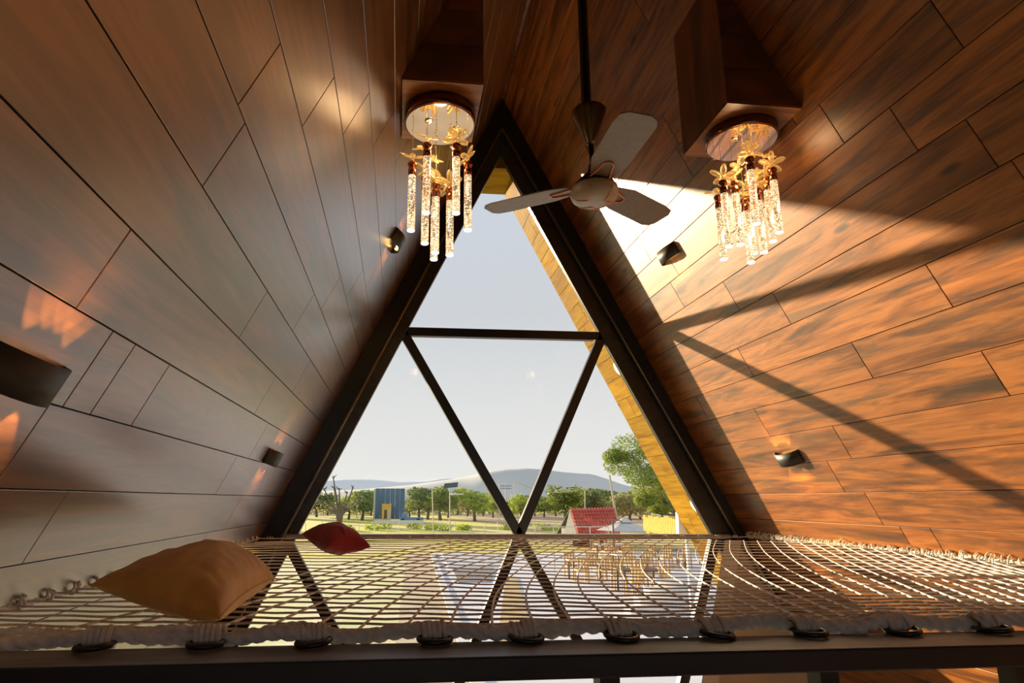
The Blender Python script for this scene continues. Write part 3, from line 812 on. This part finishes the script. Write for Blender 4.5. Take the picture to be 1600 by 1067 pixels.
# terrace
gk = [ground(727, 994), ground(673, 852)]
d_ = (gk[1]-gk[0]); ka = gk[0] - d_*.6; kb = gk[1]
kb = gk[0] + d_*.75
o = gpoly('terrace_paving', [(ka.x, ka.y), (26, ka.y), (26, kb.y), (kb.x, kb.y)], M['paving'], .05, .05); tag(o, kind='structure')
for w0, w1, mt, zz in ((-.25, 0, 'kerb', .10), (-1.6, -.25, 'sand', .03)):
    o = gpoly('trim_2' if mt == 'kerb' else 'ground_sand', [(ka.x+w0, ka.y), (ka.x+w1, ka.y), (kb.x+w1, kb.y), (kb.x+w0, kb.y)], M[mt], zz, .05); tag(o, kind='structure')
M['tan'] = varied('tan_gravel', (.55,.38,.18), (.66,.48,.26), 2, .9)
M['grey'] = varied('grey_mat', (.22,.21,.21), (.28,.27,.27), 2, .8)
o = gpoly('gravel_path', [ground(790,905), ground(808,905), ground(832,995), ground(800,1060), ground(770,1060)], M['tan'], .075, .02); tag(o, kind='structure')
o = gpoly('dark_paving', [ground(706,890), ground(772,890), ground(768,912), ground(716,912)], M['grey'], .075, .02); tag(o, kind='structure')
M['pool'] = varied('pale_cloth', (.62,.64,.68), (.70,.71,.74), 2, .6)
o = gpoly('pale_paving', [ground(690,866), ground(790,866), ground(786,888), ground(700,888)], M['pool'], .075, .02); tag(o, kind='structure')
# steps beside the terrace
st = empty('garden_steps', ground(1045, 955), 'flight of pale steps on the terrace seen through the net', 'steps')
for k in range(5):
    p = ground(1000 + k*14, 972 - k*8) - st.location
    mb = MB(); mb.box((p.x-.6, p.y-.25, 0), (p.x+.9, p.y+.25, .12+.14*k)); mb.obj('step', M['white_wall'], st)

# garden tables and chairs on the terrace
M['teak'] = varied('honey_teak', (.62,.38,.13), (.72,.46,.18), 5, .6)
M['dark_wood'] = mat('dark_rattan', (.10,.07,.05), .6)
M['table_white'] = mat('table_white', (.85,.83,.80), .5)
def table(p, label, mt, w=1.5, d=.9):
    r_ = empty('garden_table', p, label, 'table', 'garden tables on the terrace')
    mb = MB(); mb.box((-w/2, -d/2, .70), (w/2, d/2, .75)); mb.obj('table_top', mt, r_, bevel=.01)
    for sx in (-1, 1):
        for sy in (-1, 1):
            mb = MB(); mb.box((sx*(w/2-.1)-.035, sy*(d/2-.1)-.035, 0), (sx*(w/2-.1)+.035, sy*(d/2-.1)+.035, .70)); mb.obj('leg', M['dark_wood'], r_)
    return r_
def chair0():
    r_ = empty('garden_chair', (0,0,0))
    mb = MB(); mb.box((-.24,-.24,.42), (.24,.24,.47)); mb.obj('seat', M['teak'], r_, bevel=.01)
    mb = MB()
    for q in range(4): mb.box((-.22+q*.12, .20, .47), (-.14+q*.12, .23, .86))
    mb.box((-.24,.19,.86), (.24,.24,.93)); mb.obj('backrest', M['teak'], r_)
    for sx in (-1, 1):
        for sy in (-1, 1):
            mb = MB(); mb.box((sx*.21-.022, sy*.21-.022, 0), (sx*.21+.022, sy*.21+.022, .42)); mb.obj('leg', M['teak'], r_)
    return r_
spots = [((918,905), 'wooden garden table nearest the V of the window mullions', 'teak'), ((985,893), 'white-topped garden table in the middle of the terrace', 'table_white'),
         ((1045,885), 'dark garden table at the right end of the terrace', 'dark_wood'), ((1000,925), 'dark garden table in front, nearest the steps', 'dark_wood'), ((955,873), 'white-topped garden table at the far side of the terrace', 'table_white')]
proto = None
shorts = ('teak table by the mullion V', 'middle white-topped table', 'dark table at the far right', 'dark table nearest the steps', 'farthest white-topped table')
for n_, ((px, py), lab, mk) in enumerate(spots):
    short = shorts[n_]
    p = ground(px, py, .05); table(p, lab, M[mk])
    for q, (dx, dy, a) in enumerate(((-.45,.75,0),(.45,.75,0),(-.45,-.75,PI),(.45,-.75,PI))):
        if proto is None: c2 = chair0(); proto = c2
        else: c2 = copy_tree(proto)
        c2.location = p + Vector((dx, dy, 0)); c2.rotation_euler = (0, 0, a + random.uniform(-.2, .2))
        side = 'behind' if dy > 0 else 'before'; lr = 'left' if dx < 0 else 'right'
        tag(c2, 'teak chair %s the %s, %s one' % (side, short, lr), 'chair', 'teak chairs around the garden tables')

# umbrella
up_ = onY(975, 808, 30.0)
um = empty('garden_umbrella', (up_.x, 30.0, .05), 'grey two-tier cantilever garden umbrella standing before the red roof', 'umbrella')
M['canvas'] = varied('grey_canvas', (.62,.58,.55), (.70,.66,.62), 3, .7)
hz = up_.z - .05
mb = MB(); mb.lathe([(1.42, hz-.62), (.38, hz-.27), (.34, hz-.27), (1.40, hz-.63)], n=8); mb.obj('canopy', M['canvas'], um)
mb = MB(); mb.lathe([(.48, hz-.24), (.03, hz), (.0, hz-.02), (.42, hz-.26)], n=8); mb.obj('top_tier', M['canvas'], um)
mb = MB(); mb.tube([(-1.15,-1.6,0), (-1.15,-1.6,hz-.1)], .04, 8); mb.obj('post', M['dark_wood'], um)
mb = MB(); mb.tube([(-1.15,-1.6,hz-.12), (-.95,-1.2,hz-.05), (0,0,hz-.25)], .025, 8); mb.obj('arm', M['dark_wood'], um)
mb = MB(); mb.box((-1.5,-1.95,0), (-.8,-1.25,.08)); mb.obj('base', M['dark_wood'], um)

# red tiled hut
M['gable'] = mat('gable_grey', (.07,.09,.09), .8)
hut = empty('red_roof_hut', (onY(930,800,42).x, 44, 0), 'small hut under a red tiled roof behind the grey umbrella', 'hut')
M['red_tile'] = varied('red_roof_tile', (.56,.070,.040), (.68,.11,.065), 2.5, .6)
t0, t1 = onY(890,795.5,44), onY(960,793.5,44); b0_, b1_ = onY(905,845,40), onY(972,845,40)
def lerp(a, b, t): return a + (b-a)*t
HL = hut.location
nc, nrw = 15, 9
for i in range(nc):
    for j in range(nrw):
        e0, e1 = i/nc, (i+.94)/nc; f0, f1 = j/nrw, (j+1.08)/nrw
        def rp(e_, f_): return lerp(lerp(t0, t1, e_), lerp(b0_, b1_, e_), f_)
        n_ = (b0_-t0).cross(t1-t0).normalized(); n_ = n_ if n_.z > 0 else -n_
        ps = [rp(e0, f0), rp(e1, f0), rp(e1, f1)+n_*.05, rp(e0, f1)+n_*.05]; md = [rp((e0+e1)/2, f0)+n_*.07, rp((e0+e1)/2, f1)+n_*.12]
        mb = MB(); mb.add([q-HL for q in (ps[0], md[0], ps[1], ps[2], md[1], ps[3])], [(0,1,4,5),(1,2,3,4),(5,4,3)])
        mb.obj('roof_tile', M['red_tile'], hut)
mb = MB(); bx0, bx1 = b0_.x-HL.x+.3, b1_.x-HL.x-.3; mb.box((bx0, -1.2, 0), (bx1, 1.5, 1.1)); mb.obj('wall', M['gable'], hut)
mb = MB(); gp = t0-HL; g2 = b0_-HL
mb.prism([gp-Vector((0,0,.03)), g2-Vector((0,0,.03)), Vector((g2.x-.25, -1.0, g2.z)), ], (.06, 0, 0)); mb.obj('gable', M['gable'], hut)
mb = MB(); mb.prism([t0-HL-Vector((0,0,.05)), t1-HL-Vector((0,0,.05)), Vector((t1.x-HL.x, 4, b1_.z)), Vector((t0.x-HL.x, 4, b0_.z))], (0,0,.04)); mb.obj('rear_slope', M['gable'], hut)

# straw-topped parapet
M['straw'] = varied('straw', (.62,.44,.08), (.78,.58,.14), 12, .9, bmp=.5)
sp0 = onY(1009, 806, 20); sp1 = onY(1075, 810, 16); 
sf = empty('straw_screen', (sp0.x, 20, 0), 'golden straw-clad screen wall beside the roof overhang', 'screen')
rg = random.Random(2)
for k in range(26):
    t = k/25; a_ = lerp(sp0, sp1, t); w_ = .09
    mb = MB(); hgt = a_.z + rg.uniform(-.04, .04)
    mb.box((a_.x-sp0.x-w_, a_.y-20-w_*.6, hgt-.52), (a_.x-sp0.x+w_*.95, a_.y-20+w_*.6, hgt)); mb.obj('straw_bundle', M['straw'], sf, bevel=.03)

for q in (.985,):
    a_ = lerp(sp0, sp1, q); mb = MB(); mb.box((a_.x-sp0.x-.04, a_.y-20+.07, .05), (a_.x-sp0.x+.04, a_.y-20+.15, a_.z-.1)); mb.obj('post', M['kerb'], sf)
# terrace railing
M['rail'] = mat('beige_rail', (.62,.55,.44), .5)
ra, rb = onY(836, 823, 27), onY(950, 822, 27)
rl = empty('terrace_railing', (ra.x, 27, .05), 'thin beige rail with posts along the far edge of the terrace', 'railing')
mb = MB(); mb.tube([(0,0,ra.z-.05), (rb.x-ra.x,0,ra.z-.05)], .022, 8); mb.obj('top_rail', M['rail'], rl)
for k in range(5):
    mb = MB(); x = (rb.x-ra.x)*k/4; mb.tube([(x,0,0), (x,0,ra.z-.05)], .02, 8); mb.obj('post', M['rail'], rl)

# blue sheet screen, yellow crate, truck
M['blue'] = varied('blue_sheet', (.05,.13,.24), (.11,.21,.33), .8, .6, stretch=(1,1,.3), detail=8)
M['yellow'] = mat('yellow_paint', (.75,.48,.06), .6)
q0, q1 = onY(587, 763, 90), onY(632, 803, 90)
bs = empty('blue_screen', ((q0.x+q1.x)/2, 90, 0), 'tall blue sheet-clad screen standing in the field', 'screen')
w_ = (q1.x-q0.x)
for k in range(6):
    mb = MB(); x = -w_/2 + w_*k/6; mb.box((x+.01, 0, .4), (x+w_/6-.01, .12+.03*(k % 2), q0.z)); mb.obj('sheet', M['blue'], bs)
mb = MB(); mb.box((-w_/2-.25, .1, 0), (-w_/2, .8, q0.z-.1)); mb.obj('side_post', M['plaster'], bs)
y0_, y1_ = onY(597, 788, 88), onY(611, 803, 88)
yb = empty('yellow_cabin', ((y0_.x+y1_.x)/2, 88, 0), 'small yellow cabin in front of the blue screen', 'cabin')
w_ = y1_.x-y0_.x; hh_ = y0_.z
mb = MB(); mb.box((-w_/2, 0, 0), (w_/2, 1.2, hh_)); mb.obj('wall', M['yellow'], yb)
mb = MB(); mb.box((-w_/2-.08, -.08, hh_), (w_/2+.08, 1.28, hh_+.08)); mb.obj('roof', M['yellow'], yb)
mb = MB(); mb.box((-w_*.25, -.02, .5), (w_*.05, .0, hh_*.7)); mb.obj('window', M['dark_wood'], yb)
mb = MB(); mb.box((w_*.15, -.02, 0), (w_*.42, .0, hh_*.75)); mb.obj('door', M['rail'], yb)
cp_ = onY(632, 803, 86)
car = empty('blue_truck', (cp_.x, 86, 0), 'small light blue truck parked beside the blue screen', 'truck')
M['car'] = mat('truck_blue', (.16,.30,.48), .4)
mb = MB(); mb.box((-.6,-.5,.35), (2.6,.6,.75)); mb.obj('body', M['car'], car, bevel=.05)
mb = MB(); mb.prism([(-.45,-.5,.75),(.5,-.5,.75),(.4,-.5,1.35),(-.3,-.5,1.35)], (0,1.05,0)); mb.obj('cab', M['car'], car, bevel=.05)
for x in (-.2, 1.9):
    mb = MB(); mb.tube([(x,-.55,.3),(x,.65,.3)], .3, 14); mb.obj('wheel', M['black'], car)
# low white walls
wl_ = onY(585, 804, 84); wr_ = onY(662, 803, 84)
mb = MB(); mb.box((0,0,0), (wr_.x-wl_.x, .2, .42)); o = mb.obj('low_wall', M['kerb']); o.location = (wl_.x, 84, 0); tag(o, 'low white boundary wall in front of the blue screen', 'wall')

# poles
def pole(px, ptop, pbot, dist, label, r=.06, cross=None, lean=0, mt='rail', lamp=None, solar=False):
    a_ = onY(px, pbot, dist); b_ = onY(px+lean, ptop, dist)
    e_ = empty('utility_pole' if not lamp and not solar else 'street_lamp', (a_.x, dist, 0), label, 'pole' if not lamp and not solar else 'street lamp')
    dx = b_.x-a_.x
    if a_.z > .02: dx *= b_.z/(b_.z-a_.z)
    mb = MB(); mb.tube([(0,0,0), (dx,0,b_.z)], [r, r*.7], 8); mb.obj('shaft', M[mt], e_)
    if cross:
        for f_ in cross:
            mb = MB(); mb.box((dx-.9, -.06, b_.z*f_-.05), (dx+.9, .06, b_.z*f_+.05)); mb.obj('crossarm', M['bark'], e_)
    if lamp:
        mb = MB(); mb.tube([(dx,0,b_.z), (dx+.15,0,b_.z+.25), (dx+.7,0,b_.z+.3)], .04, 6); mb.obj('arm', M[mt], e_)
        mb = MB(); mb.box((dx+.6,-.1,b_.z+.2), (dx+1.0,.1,b_.z+.3)); mb.obj('lamp_head', M['kerb'], e_)
    if solar:
        mb = MB(); mb.prism([(dx-.45,-.3,b_.z-.05),(dx+.5,-.3,b_.z+.05),(dx+.6,.3,b_.z+.35),(dx-.35,.3,b_.z+.25)], (0,0,.04)); mb.obj('solar_panel', M['gable'], e_)
        mb = MB(); mb.box((dx+.1,-.1,b_.z-.45), (dx+.9,.1,b_.z-.38)); mb.obj('lamp_head', M['kerb'], e_)
    return e_
pole(678, 764, 826, 50, 'plain pale pole left of the solar lamp', .05, lean=-2)
pole(703, 762, 833, 42, 'pale solar street lamp post in the field', .045, solar=True)
pole(558, 778, 802, 95, 'far curved street lamp left of the blue screen', .07, lamp=True)
pole(684, 775, 800, 110, 'small far street lamp behind the pale poles', .06, lamp=True)
pole(790, 755, 806, 95, 'wooden pole with crossarm behind the V of mullions', .09, cross=(.93, .86))
pole(810, 751, 812, 80, 'thin leaning pole right of the crossarm pole', .06, lean=-6)
pole(798, 770, 804, 100, 'short grey pole between the two mullion bars', .06)
pole(780, 757, 815, 85, 'thin pale pole left of the crossarm pole', .045)
pole(913, 762, 796, 70, 'pale pole behind the ridge of the red roof', .08)
pole(967, 742, 812, 46, 'tall pale leaning pole right of the red roof', .11, lean=-11)
pole(470, 765, 803, 105, 'pale pole at the left edge of the fields', .06)
M['cable'] = mat('yellow_cable', (.6,.55,.2), .6)
a_ = onY(804, 752, 80); b_ = onY(913, 763, 70)
mb = MB(); mb.tube([lerp(a_, b_, k/10) - Vector((0,0,.9*math.sin(PI*k/10))) for k in range(11)], .04, 5)
tag(mb.obj('cable', M['cable']), 'sagging yellowish cable left of the pale pole', 'cable')
ORD = ['first','second','third','fourth','fifth','sixth','seventh','eighth','ninth','tenth','eleventh','twelfth','thirteenth','fourteenth','fifteenth','sixteenth']
# fence stakes in the near field
rg = random.Random(8)
for k in range(16):
    px = 480 + k*21 + rg.uniform(-5, 5); p = ground(px, 830 + rg.uniform(-2, 3))
    mb = MB(); mb.tube([(0,0,0), (rg.uniform(-.05,.05),0,.9)], .035, 6)
    o = mb.obj('fence_stake', M['rail']); o.location = (p.x, p.y, 0)
    tag(o, 'pale fence stake at the near edge of the field, ' + ORD[k] + ' from the left', 'stake', 'fence stakes at the near edge of the field')

# ------------------------------------------------------------------ trees
def crown(rgn, blobs, n, size, mt, name='foliage', flat=.0):
    mb = MB()
    for _ in range(n):
        bx, by, bz_, br, bh = rgn.choice(blobs)
        while True:
            q = Vector((rgn.uniform(-1,1), rgn.uniform(-1,1), rgn.uniform(-1,1)))
            if .35 < q.length < 1: break
        c_ = Vector((bx+q.x*br, by+q.y*br, bz_+q.z*bh)); s_ = size*rgn.uniform(.6, 1.4)
        a_ = Vector((rgn.uniform(-1,1), rgn.uniform(-1,1), rgn.uniform(-1,1)*(1-flat))).normalized(); b_ = a_.orthogonal().normalized()
        mb.add([c_-a_*s_, c_-b_*s_*.6, c_+a_*s_, c_+b_*s_*.6], [(0,1,2,3)])
    return mb
def tree_proto(kind, seed):
    rgn = random.Random(seed); r_ = empty('tree', (0,0,0))
    blobs = [(rgn.uniform(-1.6,1.6), rgn.uniform(-1,1), rgn.uniform(2.2,4.6), rgn.uniform(.9,1.5), rgn.uniform(.7,1.2)) for _ in range(9)]
    mt = M['leaf%d' % kind]
    crown(rgn, blobs, 1500, .20, mt).obj('foliage', mt, r_)
    mb = MB(); mb.tube([(0,0,0), (.1,0,1.3), (-.1,.1,2.6)], [.20,.15,.08], 7)
    for bl_ in blobs[:5]: mb.tube([(0,0,1.2+rgn.random()*.8), (bl_[0]*.5, bl_[1]*.5, bl_[2]*.75), (bl_[0], bl_[1], bl_[2])], [.09,.06,.02], 5)
    mb.obj('trunk', M['bark'], r_)
    return r_
protos = [tree_proto(k, 20+i) for i, k in enumerate((1, 2, 3, 4, 2, 1))]
used = [False]*len(protos)
names = {1:'mid green', 2:'dark green', 3:'olive brown', 4:'bright green', }
kinds = (1, 2, 3, 4, 2, 1)
def put_tree(pi, px, dist, s, label):
    if not used[pi]: o = protos[pi]; used[pi] = True
    else: o = copy_tree(protos[pi])
    p = onY(px, 800, dist); o.location = (p.x, dist, 0); o.scale = (s*1.5, s*1.3, s); o.rotation_euler = (0, 0, random.uniform(0, 6))
    tag(o, label, 'tree', 'trees along the edge of the fields'); return o
row = [ # px, top px, distance, proto
 (476,768,120,0),(495,762,115,1),(512,770,125,2),(545,768,100,3),(566,760,96,0),(580,765,124,1),(640,772,110,2),(655,762,105,0),(668,758,100,4),(688,757,96,5),(700,772,110,3),
 (715,770,130,2),(730,768,120,2),(742,758,92,3),(755,770,120,1),(770,768,110,3),(783,775,125,0),(800,776,110,1),(815,768,75,3),(835,772,120,4),(850,775,115,1),(868,772,120,0),
 (884,754,78,5),(900,766,100,1),(915,760,105,4),(930,766,110,2),(943,760,112,4),(958,768,100,1),(972,763,88,0),(985,765,74,2),(1000,770,102,4),(1015,768,116,1),(1035,770,95,0),(1055,768,110,1),(455,765,110,1),(435,765,115,0)]
spotn = {476:'at the far left behind the frame', 495:'left of the bare pollarded tree', 512:'just behind the bare tree, left', 545:'right of the bare tree', 566:'behind the curved street lamp', 580:'touching the left edge of the blue screen',
 640:'right edge of the blue screen', 655:'second right of the blue screen', 668:'behind the plain pale pole', 688:'between the two pale poles', 700:'low behind the solar lamp', 715:'just right of the solar lamp', 730:'second right of the solar lamp', 742:'bright crown left of the mullion',
 755:'under the left mullion', 770:'beneath the left mullion bar', 783:'left of the crossarm pole', 800:'behind the short grey pole', 815:'just inside the V of the mullions', 835:'behind the right mullion', 850:'right of the right mullion bar', 868:'left of the round tall crown',
 884:'round tall crown left of the red roof ridge', 900:'behind the left end of the red roof', 915:'behind the pale pole by the red roof', 930:'over the middle of the red roof', 943:'tallest over the red roof', 958:'left of the leaning pole', 972:'right of the leaning pole', 985:'spreading low crown right of the leaning pole',
 1000:'behind the big acacia, left', 1015:'behind the big acacia, middle', 1035:'behind the big acacia, right', 1055:'at the edge of the roof overhang', 455:'hidden mostly by the left frame post', 435:'outermost behind the left frame post'}
for px, tp, dist, pi in row:
    top = onY(px, tp, dist).z; put_tree(pi, px, dist, max(.4, top/5.6), '%s field tree %s' % (names[kinds[pi]], spotn[px]))
# undergrowth band and shrubs
rgn = random.Random(77)
hb = [(x, 0, .9, 3.2, 1.0+.8*rgn.random()) for x in range(-62, 48, 3)]
mb = crown(rgn, hb, 9000, .28, M['leaf3']); o = mb.obj('undergrowth', M['leaf3']); o.location = (0, 139, 0)
tag(o, 'olive thicket closing the fields below the hills', 'thicket', kind='stuff')
hb = [(x+rgn.uniform(-2,2), rgn.uniform(-3,3), .25, .9, .35) for x in range(-32, 22, 2)]
mb = crown(rgn, hb, 3500, .14, M['leaf4']); o = mb.obj('weeds', M['leaf4']); o.location = (0, 66, 0)
tag(o, 'bright green weeds growing across the field', 'weeds', kind='stuff')
# pollarded bare tree
bt = empty('bare_tree', (onY(531, 803, 82).x, 82, 0), 'bare pollarded tree with knobbly branch ends left of the blue screen', 'tree')
mb = MB(); rgn = random.Random(3)
for (dx, hz_) in ((-3.2,3.4),(-2.2,4.4),(-1.1,5.9),(-.2,4.4),(.8,4.0),(1.6,4.6),(2.5,3.7),(-.9,4.6)):
    p1 = Vector((dx*.12, 0, 1.3)); p2 = Vector((dx*.6, rgn.uniform(-.5,.5), hz_*.62)); p3 = Vector((dx*.95, rgn.uniform(-.6,.6), hz_))
    mb.tube([Vector((0,0,0)), p1, p2, p3], [.30,.20,.12,.07], 7)
    for q in range(4): mb.tube([p3, p3+Vector((rgn.uniform(-.5,.5), rgn.uniform(-.4,.4), rgn.uniform(.0,.4)))], [.07,.03], 5)
    mb.ball(p3, .14, n=6, m=4)
    for q in range(3):
        s_ = p1.lerp(p2, .5+.2*q); mb.tube([s_, s_+Vector((rgn.uniform(-.8,.8), 0, rgn.uniform(.2,.7)))], [.05,.02], 5)
mb.obj('trunk', M['bark'], bt, True)
crown(rgn, [(-2,0,2.2,1.3,.8),(1.4,0,2.4,1.0,.6)], 160, .10, M['leaf3']).obj('foliage', M['leaf3'], bt)
# big acacia right
ac = empty('acacia_tree', (onY(1100, 815, 38).x, 38, 0), 'large feathery acacia partly hidden by the roof overhang on the right', 'tree')
aL = ac.location; rgn = random.Random(12)
bl_px = [(985,700,40,30),(975,725,36,24),(965,712,26,16),(1005,720,40,30),(990,745,34,18),(1025,745,36,30),(1010,765,36,22),(1040,775,30,24),(1060,750,40,34),(1050,720,40,34),(1020,700,34,26),(1085,730,50,40),(1000,782,22,12),(1030,795,24,10)]
blobs = []
for px, py, rw, rh in bl_px:
    p = onY(px, py, 38) - aL; blobs.append((p.x, rgn.uniform(-1.2, 1.2), p.z, rw*38/944*.85, rh*38/944*.80))
crown(rgn, blobs, 15000, .07, M['leaf1'], flat=.3).obj('foliage', M['leaf1'], ac)
crown(rgn, blobs, 4500, .07, M['leaf4'], flat=.3).obj('foliage', M['leaf4'], ac)
mb = MB(); base = Vector((0,0,0))
for px, py in ((985,705),(975,735),(1000,760),(1010,790),(1045,735),(1030,765)):
    e_ = onY(px, py, 38) - aL; mid = onY(1050, 803, 38) - aL; m2 = mid.lerp(e_, .5) + Vector((.1, .2, -.25))
    mb.tube([base, mid + Vector((.5,0,-.1)), m2, e_], [.16,.10,.06,.02], 6)
mb.obj('trunk', M['bark'], ac, True)
# hills
M['hill'] = varied('hazy_hill', (.66,.64,.58), (.74,.71,.64), .004, 1.0)  # distance haze painted into the pale colours of both hills
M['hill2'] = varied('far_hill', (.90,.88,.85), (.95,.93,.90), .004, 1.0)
def hills(name, prof, dist, depth, mt, label, seed):
    # a real ridge: rows of vertices climbing to the crest and down behind it
    rows = 9; vs = []; fs = []
    xs = [prof[0][0] + (prof[-1][0]-prof[0][0])*k/110 for k in range(111)]
    for j in range(rows+1):
        t = j/rows; f_ = math.sin(min(1, t*1.6)*PI/2) if t < .625 else math.cos((t-.625)/.375*PI/2)
        for x in xs:
            yy = dist + depth*(t-.625); p = onY(x, interp(prof, x), dist)
            nz = noise.noise(Vector((x*.02, t*2.2, seed)))*.16*(1-f_)*2
            vs.append((p.x*yy/dist, yy, max(-5, p.z*(f_+nz*f_))))
    n = len(xs)
    for j in range(rows):
        for i in range(n-1): fs.append((j*n+i, j*n+i+1, (j+1)*n+i+1, (j+1)*n+i))
    fs = fs
    o = pm(name, vs, fs, mt, None, True); tag(o, label, 'hill')
prof1 = [(200,765),(480,768),(560,765),(640,758),(700,750),(735,744),(760,737),(790,733),(820,732),(850,734),(880,738),(905,740),(925,741),(950,749),(975,758),(1010,765),(1060,770),(1300,768)]
prof2 = [(200,752),(470,752),(500,750.5),(540,748.5),(580,749),(620,752.5),(660,751),(690,747),(720,747),(760,750),(900,765),(1300,770)]
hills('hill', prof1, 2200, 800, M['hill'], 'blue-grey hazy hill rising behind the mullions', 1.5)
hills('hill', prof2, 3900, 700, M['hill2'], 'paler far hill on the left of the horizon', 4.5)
